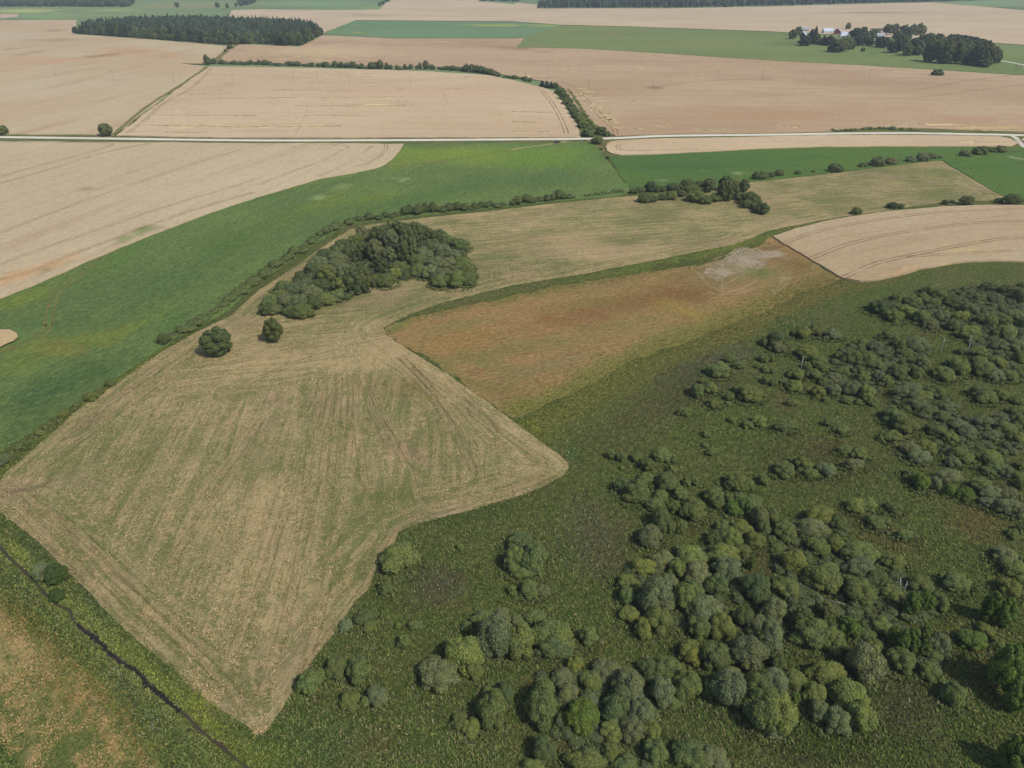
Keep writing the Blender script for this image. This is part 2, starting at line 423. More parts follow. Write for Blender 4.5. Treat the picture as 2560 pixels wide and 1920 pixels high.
m_fal = field_mat('fallow_rust', srgb(160, 128, 90), srgb(144, 124, 84), srgb(140, 105, 74), ang((900, 740), (1500, 640)), 30, 6, 1.2, .30, 4, bump=.9, bdist=.25, grain=(srgb(116, 112, 66), .6))
m_scr = field_mat('rough_grass', srgb(92, 106, 56), srgb(104, 106, 66), srgb(80, 100, 48), .9, 34, 5, 1.2, .45, 1.4, bump=1.0, bdist=.5, midr=(.42, .62), grain=(srgb(112, 114, 66), .5))
m_vrg = field_mat('verge_grass', srgb(96, 104, 60), srgb(118, 112, 74), srgb(70, 86, 44), .0, 12, 3, 1.5, .4, 3, bump=.9, bdist=.3)
m_far = field_mat('far_pasture', srgb(118, 136, 96), srgb(104, 126, 90), srgb(140, 140, 100), 0, 260, 60, 4, .12, 6)

YL = (126, 136, 46); LG = (84, 116, 50); TEAL = (74, 110, 72); BR = (92, 82, 54)
# base land out to the horizon
near = [(-330, 30), (-60, 40), (150, 40), (620, 330), (620, 640), (-620, 640), (-620, 250), (-330, 60)]
base_p = [
    # marsh: dry brown, lush and grey-flowered places
    (1250, 880, 140, 44, (120, 124, 64), .85, -35), (1400, 808, 130, 34, (118, 120, 64), .85, -30), (1560, 725, 130, 30, (124, 118, 66), .85, -25), (1720, 645, 120, 24, (122, 114, 66), .85, -20),
    (1150, 925, 44, 30, (122, 128, 54), .9, 20), (1200, 960, 30, 40, (104, 120, 58), .8, 30), (1300, 930, 140, 70, (106, 112, 66), .6, -30), (1450, 820, 140, 50, (110, 116, 68), .6, -30), (1180, 1040, 120, 60, (104, 110, 64), .6, -10),
    (1380, 900, 160, 60, (98, 96, 62), .7, -30), (1550, 780, 130, 26, (98, 100, 78), .7, -20), (1480, 850, 120, 60, (86, 82, 62), .5, -20),
    (1900, 610, 100, 14, (110, 104, 58), .7, -14), (1300, 1180, 70, 130, (96, 92, 72), .7, -20), (1060, 1060, 160, 40, (100, 96, 62), .6, -15),
    (1640, 1250, 90, 60, (92, 84, 56), .6, 0), (1900, 1150, 120, 30, (104, 92, 60), .6, 25), (2110, 1130, 60, 30, (118, 100, 66), .6, 20),
    (1960, 860, 100, 30, (82, 72, 50), .6, 10), (1800, 1000, 140, 60, (84, 76, 50), .5, 10), (1480, 1130, 60, 40, (98, 84, 56), .5, 0),
    (1950, 1530, 90, 80, (84, 80, 62), .7, 20), (1120, 1390, 50, 60, (104, 96, 74), .5, 0), (930, 1270, 60, 40, (92, 84, 76), .6, 0),
    (2130, 1400, 40, 40, (108, 96, 62), .6, 0), (1520, 1390, 70, 40, (88, 74, 48), .6, 0), (1480, 1350, 40, 40, (104, 92, 58), .6, 0),
    (1750, 1600, 200, 50, (66, 84, 34), .7, 5), (700, 1620, 120, 60, (88, 108, 64), .6, 0), (590, 1640, 60, 40, (104, 122, 48), .7, 0),
    (1240, 980, 12, 22, (72, 108, 56), .9, 0), (1030, 1110, 90, 18, (78, 98, 50), .6, -10), (1700, 720, 60, 20, (74, 108, 60), .6, -15),
    (1850, 1560, 60, 30, (110, 96, 60), .5, 0), (820, 1600, 80, 50, (100, 94, 60), .4, 0),
    (1170, 905, 60, 20, (126, 126, 64), 1.0, -30), (1255, 860, 70, 20, (124, 124, 66), 1.0, -32), (1345, 815, 80, 20, (122, 122, 66), 1.0, -28), (1440, 775, 80, 18, (124, 122, 68), 1.0, -25), (1540, 735, 80, 17, (124, 120, 68), 1.0, -24), (1640, 692, 80, 15, (124, 118, 68), 1.0, -22), (1750, 645, 90, 13, (122, 114, 66), 1.0, -20),
    # ditch banks bottom left
    (40, 1195, 50, 18, (138, 148, 74), .9, 50), (120, 1290, 70, 20, (134, 144, 72), .9, 48), (230, 1390, 100, 26, (130, 140, 70), .9, 47),
    (340, 1480, 100, 30, (126, 138, 66), .9, 46), (440, 1560, 80, 28, (132, 142, 62), .9, 45), (500, 1610, 50, 20, (112, 124, 50), .9, 40), (430, 1500, 50, 16, (124, 134, 50), .8, 50),
    (60, 1170, 60, 14, (78, 96, 58), .8, 50), (190, 1280, 90, 14, (84, 100, 62), .8, 50), (330, 1400, 100, 14, (84, 100, 58), .8, 50), (500, 1560, 50, 20, (96, 110, 58), .8, 50),
    (60, 1270, 60, 16, (80, 98, 64), .8, 48), (150, 1360, 60, 18, (84, 104, 56), .8, 48), (270, 1490, 70, 34, (92, 104, 70), .8, 45), (350, 1570, 90, 30, (94, 106, 66), .8, 30), (400, 1640, 80, 24, (98, 114, 60), .8, 10),
    # strips between fields
    (1400, 575, 330, 9, (112, 122, 62), .85, -12), (1520, 548, 160, 8, (108, 126, 56), .85, -14), (1050, 640, 180, 8, (112, 114, 70), .8, -13), (900, 690, 90, 8, (106, 112, 66), .8, -24), (1640, 515, 110, 10, (122, 124, 60), .85, -18),
    (200, 870, 240, 9, (124, 128, 48), .8, -38), (1700, 300, 520, 6, (100, 112, 62), .8, 0), (1290, 320, 30, 14, (126, 112, 70), .8, 10),
    (1335, 370, 40, 6, (124, 118, 72), .8, 55), (1700, 470, 80, 8, (126, 120, 76), .7, -12), (2060, 440, 160, 6, (122, 120, 70), .7, -3),
]
_rp = random.Random(99)
for _ in range(120):                                         # mottling of the marsh: sedge, herbs, dry grass, old flower heads
    _x = _rp.uniform(640, 2200); _y = _rp.uniform(620, 1650); _s = (_y / 1650) ** 1.1
    base_p.insert(0, (_x, _y, _rp.uniform(25, 80) * _s, _rp.uniform(10, 34) * _s, _rp.choice([(108, 98, 66), (104, 92, 70), (78, 100, 48), (88, 106, 54), (116, 112, 66), (98, 90, 72), (120, 106, 72), (72, 92, 46)]), _rp.uniform(.4, .75), _rp.uniform(-40, 30)))
bigland = [(-9000, -600), (9000, -600), (14000, 16000), (-14000, 16000)]
sheet('ground', bigland, -.02, m_far, raw=True, world=True, dens=30)
sheet('rough_ground', near, 0.0, m_scr, base_p, raw=True, world=True, label='rough marsh grass ground with brown and lush patches')

# far fields, back to front
sheet('far_field', [(0, 15), (165, 14), (290, 12), (290, 3), (560, 2), (840, -6), (838, 18), (740, 21), (560, 19), (420, 32), (160, 42), (0, 43)], .2, m_far,
      [(50, 24, 90, 5, (172, 178, 110), .8), (100, 36, 90, 5, (128, 152, 104), .7), (400, 12, 120, 5, (142, 136, 100), .6), (250, 22, 60, 4, (150, 168, 104), .6), (700, 8, 120, 8, (118, 146, 106), .8), (800, 17, 30, 3, (150, 164, 90), .6)], label='pale green hazy field along the top')
sheet('ripe_field', [(0, 30), (40, 30.5), (38, 36), (0, 40)], .3, m_w5)
sheet('ripe_field', [(838, 2), (870, -3), (1030, -3), (1034, 3), (1120, 6), (1160, 10), (1160, 18), (1106, 19), (820, 20)], .5, m_w5, skirt=1)
sheet('far_field', [(1034, 2), (1040, -4), (1130, -4), (1110, 9)], .6, m_gA)
sheet('ripe_field', [(495, 38), (500, 22), (553, 20), (740, 21.5), (820, 20.5), (1106, 19.5), (1160, 18.5), (1480, 17.5), (1659, 14), (1834, 9), (2009, 5), (2027, 6), (2120, 14), (2212, 22), (2330, 26), (2330, 104), (2212, 97), (2144, 92),
      (1900, 79), (1659, 67.5), (1323, 56), (1213, 53.5), (1106, 46), (770, 43.5), (690, 74), (500, 74)], .7, m_w5,
      [(1600, 30, 500, 10, (178, 160, 140), .6), (800, 33, 60, 4, (160, 144, 126), .6), (1900, 27, 90, 2, (136, 124, 96), .7), (1335, 46, 8, 1, (140, 128, 100), .8)], label='long pale ripe grain field below the far wood')
sheet('dark_field', [(2027, 5.5), (2120, 14), (2212, 21), (2330, 25), (2330, 8), (2212, 4), (2120, -2), (2050, -4)], .3, m_far, [(2180, 17, 60, 3, (84, 100, 72), .8), (2140, 6, 100, 6, (120, 146, 110), .7)])
sheet('bean_field', [(698, 73), (765, 44.5), (1106, 47), (1213, 54), (1133, 80), (1106, 82), (853, 82), (765, 78)], .4, m_gA,
      [(1080, 55, 90, 3.5, (150, 160, 88), .8), (1180, 56, 40, 3, (156, 164, 86), .7), (770, 68, 14, 3, (170, 168, 84), .9, -30), (775, 57, 9, 1.5, (166, 168, 90), .8), (720, 65, 20, 5, (120, 142, 84), .6)], label='bluish green field between ripe fields')
sheet('pasture', [(1213, 54), (1323, 56.5), (1659, 68.3), (1900, 80), (2144, 92.5), (2212, 98), (2330, 105), (2330, 172), (2212, 162), (2034, 151), (1859, 140), (1659, 129.5), (1456, 116), (1256, 104), (1116, 101), (1133, 80.5)], .2, m_gB,
      [(1330, 70, 60, 4, (124, 118, 76), .7), (1500, 92, 120, 5, (122, 120, 76), .5), (1700, 95, 80, 4, (76, 104, 62), .6), (1660, 73, 60, 2, (92, 104, 70), .6), (1880, 108, 30, 6, (96, 116, 70), .6), (1880, 113, 22, 3, (88, 122, 80), .8), (1840, 112, 20, 6, (132, 134, 84), .6)], label='olive green pasture round the farmstead')

sheet('ripe_field', [(-140, 44), (0, 43.5), (165, 42.5), (162, 74), (350, 87), (492, 99.5), (465, 131), (446, 134), (430, 138), (392, 137), (430, 141), (443, 143), (246, 290.5), (0, 289), (-150, 286)], WH, m_w4,
      [(275, 110, 80, 12, (182, 142, 108), .7), (210, 121, 50, 3, (140, 104, 76), .8, -5), (110, 87, 70, 3, (150, 118, 90), .6), (60, 115, 30, 4, (140, 116, 88), .6, -12), (100, 130, 120, 8, (186, 148, 116), .6), (10, 110, 20, 4, (136, 110, 82), .6, -18), (370, 122, 30, 6, (182, 142, 110), .6), (125, 66, 20, 4, (150, 118, 90), .6), (30, 150, 60, 10, (186, 150, 116), .5), (335, 205, 30, 6, (176, 158, 112), .6), (300, 110, 25, 2, (140, 134, 100), .5),
       (121, 168, 13, 1.3, (122, 112, 76), .95, -6), (247, 175, 12, 2, (118, 116, 68), .95, -8)], skirt=1, label='ripe grain field stretching left of the wood')
sheet('ripe_field', [(492, 98.5), (515, 96), (553, 96.5), (645, 101), (673, 89), (697, 76), (765, 79), (853, 83), (1106, 83), (1133, 81.5), (1116, 102), (1256, 105), (1456, 117), (1659, 130.5), (1859, 141), (2034, 152), (2212, 163), (2330, 173), (2330, 286),
      (2212, 284), (2009, 277), (1884, 276), (1759, 284), (1659, 287), (1456, 288), (1330, 293), (1300, 281), (1276, 262), (1240, 224), (1212, 186), (1180, 176), (1106, 164), (1053, 155), (928, 144), (753, 141), (553, 135.5), (468, 133)], WH, m_w3,
      [(1120, 105, 30, 4, (120, 110, 78), .8), (1160, 113, 30, 2, (112, 104, 70), .8), (1070, 101, 30, 1.5, (130, 108, 84), .7), (1180, 104, 12, 4, (126, 116, 86), .6, -40), (1000, 93, 60, 3, (160, 134, 110), .6), (720, 83, 12, 3, (196, 180, 164), .7), (940, 90, 30, 2, (200, 182, 166), .6),
       (700, 110, 180, 14, (196, 170, 138), .6), (1700, 250, 300, 14, (170, 136, 108), .5), (2100, 260, 150, 10, (166, 130, 102), .6), (2140, 275, 90, 5, (206, 178, 130), .6), (1900, 230, 250, 18, (170, 138, 112), .4),
       (1270, 193, 14, 1.2, (112, 108, 70), .9), (1410, 189, 12, 1.2, (112, 108, 70), .9), (1550, 174, 10, 1.4, (92, 100, 60), .95), (1646, 172, 9, 1.2, (104, 106, 66), .95), (1734, 172, 8, 1.2, (104, 106, 66), .95), (1878, 170, 9, 1.4, (92, 98, 60), .95)],
      [(1290, 235, 40, 40, 1.0), (1260, 200, 40, 14, .8), (1600, 140, 120, 14, .6), (2000, 268, 140, 7, .8), (1400, 276, 150, 8, .5), (700, 125, 240, 14, .8), (1220, 145, 60, 18, .6), (1500, 215, 100, 12, .4), (1120, 165, 90, 8, .9), (1400, 150, 180, 10, .4)], skirt=1, label='wide ripe field right of the hedgerow')
sheet('ripe_field', [(447.5, 143.5), (553, 144.5), (803, 150), (928, 154), (1053, 162), (1106, 172), (1156, 185), (1196, 196), (1218, 225), (1244, 265), (1254, 296), (1106, 295.5), (900, 296), (553, 297), (400, 295), (251, 292)], WH, m_w2,
      [(500, 182, 20, 3, (150, 136, 100), .5), (504, 182, 5, 1.3, (112, 110, 70), .9), (757, 185, 8, 1.2, (120, 106, 76), .9), (887, 185, 10, 1.4, (110, 102, 70), .9), (1006, 185, 10, 1.3, (112, 104, 74), .9), (900, 205, 350, 14, (194, 166, 142), .5), (1000, 240, 150, 8, (170, 150, 116), .4)],
      [(380, 215, 80, 40, .7), (750, 225, 250, 22, .6), (450, 275, 140, 8, .9), (650, 273, 90, 5, 1.0), (760, 160, 260, 8, .7), (700, 210, 240, 6, .8), (1220, 270, 25, 25, .6)], skirt=1, label='ripe field between the hedgerow and the white road')

# green strip, fields round the road
sheet('verge', [(-150, 292.5), (0, 290), (250, 294), (553, 298), (900, 297), (1106, 296), (1256, 296.5), (1320, 291), (1456, 287.5), (1659, 286), (1759, 282), (1884, 275), (2009, 276), (2212, 283.5), (2330, 286), (2330, 330), (2212, 324), (2190, 320), (2040, 322), (1784, 322), (1400, 340), (1330, 345), (1290, 330), (1262, 308), (873, 309), (553, 309), (250, 307), (0, 304.5), (-150, 304)], .03, m_vrg,
      [(1900, 277, 110, 4, (88, 112, 56), .8), (1285, 318, 22, 12, (134, 118, 74), .8), (600, 296.5, 700, 1, (84, 80, 52), .7), (330, 307, 40, 1.5, (110, 120, 66), .8)], label='grass verge along the white road')
sheet('ripe_field', [(-160, 305.5), (0, 305), (250, 307), (553, 309), (873, 310), (863, 325), (848, 342), (831, 354), (813, 362), (760, 374), (693, 385), (628, 404), (553, 425), (437, 465), (350, 499), (262, 532), (190, 562), (125, 592), (0, 644), (-160, 706)], WH, m_w1,
      [(310, 497, 22, 6, (92, 124, 60), .95, -18), (275, 512, 26, 6, (96, 128, 58), .95, -18), (335, 488, 12, 4, (88, 120, 60), .9, -12), (255, 519, 14, 3, (100, 124, 66), .9, -18),
       (95, 578, 60, 9, (196, 150, 110), .7, -20), (20, 600, 60, 12, (192, 146, 108), .7, -22), (105, 578, 30, 4, (120, 122, 78), .7, -20), (780, 350, 60, 4, (198, 166, 126), .5, -12), (188, 410, 14, 3, (150, 134, 104), .7), (60, 640, 60, 8, (182, 130, 94), .5, -22)],
      [(500, 460, 20, 4, .2)], skirt=1, label='ripe field left below the white road')
sheet('green_meadow', [(873, 310), (1106, 308.5), (1200, 308), (1258, 307), (1278, 307), (1296, 323), (1313, 345), (1326, 363), (1345, 388), (1362, 412), (1331, 424), (1240, 431), (1106, 443), (1000, 455), (878, 469), (800, 477), (753, 486), (678, 527), (600, 580), (553, 616), (495, 670), (375, 735), (300, 782), (225, 832), (125, 894), (60, 938), (0, 974), (-160, 1080), (-160, 707), (0, 645),
      (125, 593), (262, 533), (437, 466), (553, 426), (628, 405), (693, 386), (813, 363), (848, 343), (866, 320)], .25, m_md,
      [(1000, 335, 200, 20, (122, 140, 56), .9, 0), (900, 345, 70, 14, (118, 130, 60), .8, -20), (1180, 340, 110, 30, (100, 130, 54), .8, 0), (700, 435, 90, 18, (106, 122, 56), .7, -22), (620, 470, 80, 12, (102, 120, 54), .6, -25), (800, 430, 60, 10, (112, 126, 44), .6, -10),
       (1150, 390, 180, 22, (76, 102, 62), .6, -3), (900, 430, 160, 18, (70, 100, 54), .6, -10), (400, 600, 240, 50, (76, 100, 60), .6, -28), (500, 520, 100, 30, (80, 104, 52), .5, -28), (250, 560, 80, 20, (84, 112, 52), .6, -30),
       (60, 640, 90, 14, (114, 126, 56), .8, -20), (30, 660, 50, 12, (106, 120, 56), .7, -20), (60, 700, 60, 14, (78, 102, 62), .6, 0), (240, 722, 60, 16, (114, 120, 58), .75, -18), (150, 740, 110, 20, (112, 120, 58), .75, -6), (40, 790, 70, 26, (108, 120, 56), .75, -12), (130, 760, 60, 10, (130, 122, 62), .7, 8),
       (150, 820, 140, 30, (68, 92, 54), .7, -18), (80, 860, 120, 30, (66, 92, 58), .7, -25), (60, 920, 120, 30, (72, 96, 58), .6, -30), (200, 790, 60, 14, (66, 90, 52), .6, 5), (380, 690, 60, 16, (66, 96, 50), .6, -34), (320, 690, 70, 10, (110, 124, 46), .5, -25),
       (875, 382, 16, 3, (190, 196, 160), .8, -15), (868, 390, 8, 2, (188, 196, 156), .9), (725, 408, 22, 3.5, (176, 186, 140), .7, -22), (690, 425, 16, 2, (170, 182, 138), .6, -25), (1218, 417, 10, 2.2, (160, 176, 130), .9), (564, 441, 4, 1.2, (190, 196, 160), .9), (931, 380, 5, 1, (190, 196, 160), .9), (55, 848, 14, 3, (150, 160, 120), .6, -10), (575, 493, 4, 1, (170, 180, 150), .9)], skirt=1, label='bright green meadow sweeping between field and hedge')
sheet('ripe_field', [(-160, 712), (0, 712), (20, 712), (36, 719), (40, 727), (30, 736), (0, 750), (-160, 790)], .9, wheat('wheat_left_tip', (188, 166, 134), (182, 158, 126), (166, 142, 110), .2, None), label='tip of a ripe field at the left edge')
sheet('green_field', [(1321, 336), (1381, 335), (1659, 321), (1784, 317.5), (2034, 317), (2184, 317), (2230, 320), (2330, 330), (2330, 440), (2212, 436), (2171, 425), (2100, 386), (2037, 347), (2021, 345), (1909, 360), (1784, 373), (1659, 389), (1560, 400), (1440, 408), (1365, 412), (1346, 388), (1330, 363), (1317, 346)], .22, m_md2,
      [(1585, 372.5, 18, 2.6, (186, 198, 146), .95), (1545, 376, 10, 1.5, (170, 184, 130), .8), (1430, 390, 8, 1.2, (150, 170, 120), .7), (1340, 375, 20, 14, (88, 116, 54), .7), (2195, 338, 18, 3, (196, 200, 170), .8), (2205, 345, 14, 2.5, (190, 196, 160), .8), (2100, 355, 60, 8, (80, 116, 48), .6),
       (1800, 340, 300, 6, (78, 112, 52), .5), (1500, 360, 150, 8, (58, 96, 56), .6), (2140, 325, 60, 4, (84, 112, 58), .7), (2170, 322, 50, 2.5, (120, 100, 76), .6)], skirt=1, label='deep green field right of the ditch line')
sheet('ripe_field', [(1308, 317), (1312, 309), (1322, 305), (1345, 302), (1456, 298), (1659, 294.5), (1784, 291.5), (1884, 290.5), (2034, 292), (2159, 294), (2184, 299), (2198, 308), (2186, 314.5), (2034, 315.5), (1784, 316), (1659, 320), (1520, 327), (1381, 333.5), (1340, 334), (1321, 331), (1311, 325)], WH, m_w2, (), [(2120, 307, 60, 3, 1.0)], skirt=1, label='narrow rounded ripe strip below the white road')
sheet('ripe_field', [(2206, 301), (2212, 297), (2330, 298), (2330, 322), (2225, 316)], WH, m_w2, skirt=1)

# mown meadow
hay_poly = [(0, 1040), (12, 1020), (30, 1006), (75, 969), (125, 925), (175, 881), (250, 829), (310, 786), (362, 752), (425, 717), (500, 681), (553, 633), (628, 582), (693, 536), (753, 496), (800, 485), (878, 475), (960, 466), (1106, 450), (1231, 436), (1331, 426), (1400, 421), (1500, 410), (1600, 396), (1659, 390), (1784, 376), (1909, 361), (2021, 347), (2034, 347), (2098, 386), (2169, 425),
            (2134, 434), (2034, 438), (1934, 451), (1834, 466), (1759, 479), (1659, 499), (1581, 529), (1481, 549), (1381, 569), (1256, 592), (1106, 616), (1030, 635), (953, 655), (900, 674), (853, 694), (828, 708), (833, 722), (878, 753), (953, 801), (1053, 867), (1106, 907), (1160, 948), (1206, 980), (1227, 999), (1229, 1011), (1216, 1029), (1168, 1054), (1106, 1075), (1040, 1094), (978, 1110), (930, 1123), (889, 1135), (862, 1149),
            (848, 1180), (819, 1213), (797, 1273), (765, 1300), (737, 1348), (695, 1401), (663, 1443), (643, 1465), (634, 1489), (612, 1530), (581, 1574), (565, 1590), (548, 1586), (531, 1567), (480, 1535), (418, 1491), (372, 1440), (294, 1381), (248, 1339), (198, 1284), (142, 1227), (89, 1178), (46, 1142), (0, 1108), (-30, 1080)]
angA = ang((1106, 500), (1500, 470)); angB = ang((690, 1150), (757, 810))
pl = [V(*q)[:2] for q in [(380, 850), (540, 850), (600, 825), (700, 800), (800, 780), (880, 760)]]
def fB(x, y):
    lx = np.array([p[0] for p in pl]); ly = np.array([p[1] for p in pl])
    return np.clip((np.interp(x, lx, ly) - y + 3 * np.sin(x / 9.)) / 7. + .5, 0, 1)
def dry(x, y, d):
    px, py = to_px(x, y, 0); px = px / S22; py = py / S22
    r = np.zeros(x.shape)
    for (a, b, rx, ry, s) in [(700, 750, 220, 50, .8), (850, 760, 120, 60, .9), (1100, 960, 110, 60, .7), (900, 880, 150, 60, .35), (560, 1150, 200, 140, .5), (600, 1400, 120, 160, .55), (1150, 540, 260, 30, .6), (1400, 500, 250, 30, .4), (200, 960, 200, 50, .35), (150, 1150, 140, 60, .4),
                              (500, 1000, 120, 60, -.45), (800, 1080, 140, 60, -.55), (1000, 640, 120, 20, -.3), (1350, 520, 80, 14, -.7), (600, 740, 60, 16, -.5), (280, 930, 120, 30, -.35), (1900, 400, 250, 40, -.45), (800, 640, 90, 20, -.2), (740, 1190, 90, 60, -.3), (1700, 430, 120, 20, -.1), (420, 1100, 90, 60, -.25)]:
        e = np.hypot((px - a) / rx, (py - b) / ry); r += np.clip(1.5 - e, 0, 1) * s
    return np.clip(r + np.clip((9 - d) / 9., 0, 1) * .35, -1, 1.2)
m_hay = hay_mat('mown_meadow', srgb(176, 155, 120), srgb(112, 114, 74), srgb(162, 138, 118), angA, angB)
sheet('mown_meadow', hay_poly, .04, m_hay,
      [(560, 1000, 150, 60, (112, 116, 74), .55, -30), (820, 1090, 130, 50, (106, 112, 68), .6, -10), (430, 1200, 120, 50, (118, 118, 78), .45, -35), (700, 1300, 90, 60, (116, 118, 74), .4, 70), (600, 1420, 80, 60, (120, 118, 76), .35, 60), (330, 1030, 110, 34, (116, 116, 76), .5, -30), (60, 1130, 60, 22, (150, 128, 106), .7, 45), (130, 1215, 60, 14, (152, 128, 108), .7, 50), (30, 1060, 40, 30, (146, 124, 100), .6), (230, 880, 160, 12, (146, 122, 108), .55, -38), (390, 740, 90, 8, (146, 124, 104), .5, -35), (880, 980, 70, 20, (136, 108, 96), .6, 20), (700, 870, 60, 25, (136, 112, 98), .5), (600, 865, 50, 12, (134, 108, 100), .5),
       (870, 835, 70, 30, (124, 102, 66), .6), (940, 870, 50, 40, (130, 108, 72), .4), (1345, 520, 70, 9, (92, 106, 60), .8), (1150, 505, 60, 8, (100, 108, 66), .6), (1080, 553, 40, 10, (92, 108, 66), .8), (860, 670, 90, 14, (96, 112, 64), .6, -12), (590, 728, 30, 10, (96, 110, 66), .6), (830, 1070, 60, 16, (90, 104, 52), .6), (1160, 1040, 60, 16, (120, 108, 80), .5),
       (480, 905, 40, 12, (116, 112, 64), .5, -20), (310, 985, 50, 18, (92, 102, 54), .6, -20), (930, 860, 14, 6, (108, 120, 40), .8), (1020, 860, 20, 6, (112, 122, 44), .7), (2020, 370, 60, 14, (100, 120, 62), .6), (1720, 450, 150, 10, (132, 122, 84), .5)],
      amp=.7, hay=dict(rim=15., fB=fB, dry=dry), dens=.8, label='mown straw coloured meadow with swaths of cut grass')
sheet('rusty_fallow', [(832, 714), (853, 697), (903, 683), (953, 672), (1040, 652), (1106, 636), (1256, 611), (1381, 592), (1481, 575), (1581, 553), (1640, 532), (1668, 512), (1690, 528), (1721, 545), (1754, 563), (1825, 602), (1800, 612), (1740, 630), (1680, 655), (1620, 682), (1560, 708), (1490, 738), (1400, 770), (1330, 800), (1270, 832), (1200, 862), (1140, 895), (1108, 902), (1053, 863), (953, 797), (878, 749)], .05, m_fal,
      [(860, 705, 60, 12, (104, 118, 58), .8, -25), (1110, 645, 170, 8, (112, 116, 58), .7, -12), (1500, 590, 120, 10, (124, 104, 60), .6, -12), (1600, 555, 60, 6, (116, 122, 48), .8, -20),
       (1360, 650, 190, 22, (128, 88, 56), .7, -8), (1480, 640, 80, 16, (124, 84, 54), .6), (1480, 672, 70, 14, (156, 130, 72), .8, 20), (1540, 690, 60, 14, (140, 120, 66), .7, -20), (1250, 690, 140, 20, (134, 92, 60), .5, -10), (980, 735, 110, 26, (160, 122, 78), .6, -10), (930, 770, 60, 10, (128, 122, 72), .6, 35), (1100, 760, 140, 14, (120, 116, 66), .6, -8),
       (1180, 795, 120, 18, (132, 120, 84), .7, -12), (1230, 770, 60, 8, (146, 130, 100), .7, -14), (1090, 840, 80, 18, (130, 112, 66), .6, 5), (1130, 880, 50, 16, (112, 118, 48), .8, -10), (1240, 835, 60, 12, (114, 118, 52), .8, -30), (1400, 765, 120, 10, (126, 116, 60), .7, -20), (1600, 690, 110, 14, (118, 108, 54), .8, -20), (1740, 620, 90, 18, (122, 100, 64), .8, -18), (1180, 868, 70, 26, (120, 122, 66), .9, -30), (1290, 812, 90, 28, (122, 122, 66), .85, -30), (1400, 758, 100, 26, (124, 122, 68), .85, -27), (1510, 716, 100, 24, (126, 122, 68), .85, -24), (1620, 670, 100, 22, (128, 120, 68), .85, -22), (1730, 622, 100, 18, (126, 116, 66), .85, -20), (1000, 700, 80, 12, (124, 124, 74), .5, -10), (1180, 735, 110, 10, (122, 122, 72), .5, -8), (1350, 700, 90, 10, (124, 122, 72), .5, -8), (1060, 790, 70, 16, (124, 122, 72), .6, 10), (1250, 660, 90, 7, (128, 126, 76), .5, -8), (1020, 830, 60, 14, (122, 120, 70), .55, 35), (1300, 600, 240, 10, (120, 116, 72), .8, -10), (1000, 655, 140, 9, (122, 114, 72), .7, -16), (1720, 570, 50, 20, (118, 92, 54), .7, 20),
       (1590, 558, 60, 14, (160, 144, 124), .8, -8), (1630, 556, 40, 9, (176, 164, 150), .9, -8), (1560, 590, 60, 20, (136, 118, 92), .7, -5), (1545, 605, 40, 14, (126, 112, 80), .6), (1640, 590, 40, 14, (92, 112, 62), .7, 0), (1675, 548, 22, 5, (184, 172, 160), .9, 14), (1615, 571, 40, 4, (182, 168, 150), .7, -30), (1650, 583, 20, 5, (90, 116, 76), .7), (1365, 645, 30, 3, (160, 134, 112), .5)],
      amp=3.4, label='rusty brown fallow field with a pale bare patch')
sheet('ripe_field', [(1670, 509), (1720, 492), (1784, 477), (1850, 466), (1909, 457), (2034, 445), (2134, 442), (2212, 443), (2330, 446), (2330, 568), (2212, 564), (2134, 563), (2059, 568), (1984, 580), (1934, 595), (1895, 603), (1859, 606), (1821, 599), (1754, 562), (1721, 542), (1690, 524)], WH, m_w6,
      [(2100, 602 - 60, 90, 8, (192, 164, 124), .6), (2060, 572, 30, 5, (206, 180, 128), .7), (2120, 520, 80, 12, (170, 146, 118), .5), (1740, 560, 40, 14, (186, 160, 132), .5, 30), (1960, 580, 60, 6, (196, 156, 112), .5, -12), (2145, 488, 10, 1.5, (206, 172, 140), .9)], skirt=1, label='curved ripe field with double wheel tracks')
sheet('bare_patch', [(1510, 592), (1540, 566), (1570, 552), (1598, 534), (1640, 543), (1692, 549), (1668, 556), (1645, 560), (1655, 574), (1636, 582), (1600, 573), (1575, 578), (1590, 590), (1560, 606), (1535, 600)], .062, streak('bare_soil_pale', srgb(170, 154, 136), .8, (1 / 9., 1 / 1.8)), amp=3.0, label='pale bare soil patch at the far end of the fallow')
# orange stubble corner bottom left
sheet('stubble_corner', [(-60, 1240), (0, 1284), (22, 1308), (46, 1334), (80, 1362), (117, 1392), (165, 1432), (213, 1474), (245, 1508), (275, 1545), (300, 1590), (340, 1640), (360, 1700), (100, 1760), (-60, 1500)], .045,
      hay_mat('stubble', srgb(170, 145, 106), srgb(108, 114, 66), srgb(162, 130, 96), .9, -.75),
      [(140, 1490, 110, 22, (166, 128, 84), .8, 42), (230, 1600, 70, 18, (168, 128, 88), .75, 45), (60, 1560, 60, 22, (84, 74, 46), .8, 42), (30, 1450, 60, 22, (92, 108, 56), .7, 40), (120, 1590, 110, 26, (96, 108, 46), .7, 30), (60, 1640, 90, 20, (88, 96, 58), .6), (40, 1390, 50, 10, (90, 104, 62), .6, 45), (170, 1440, 90, 10, (172, 144, 96), .7, 42), (260, 1535, 20, 8, (190, 164, 116), .8)],
      amp=2.0, hay=dict(rim=0., fB=lambda x, y: np.ones(x.shape), dry=lambda x, y, d: np.full(x.shape, .1)), label='patchy orange stubble in the lower left corner')

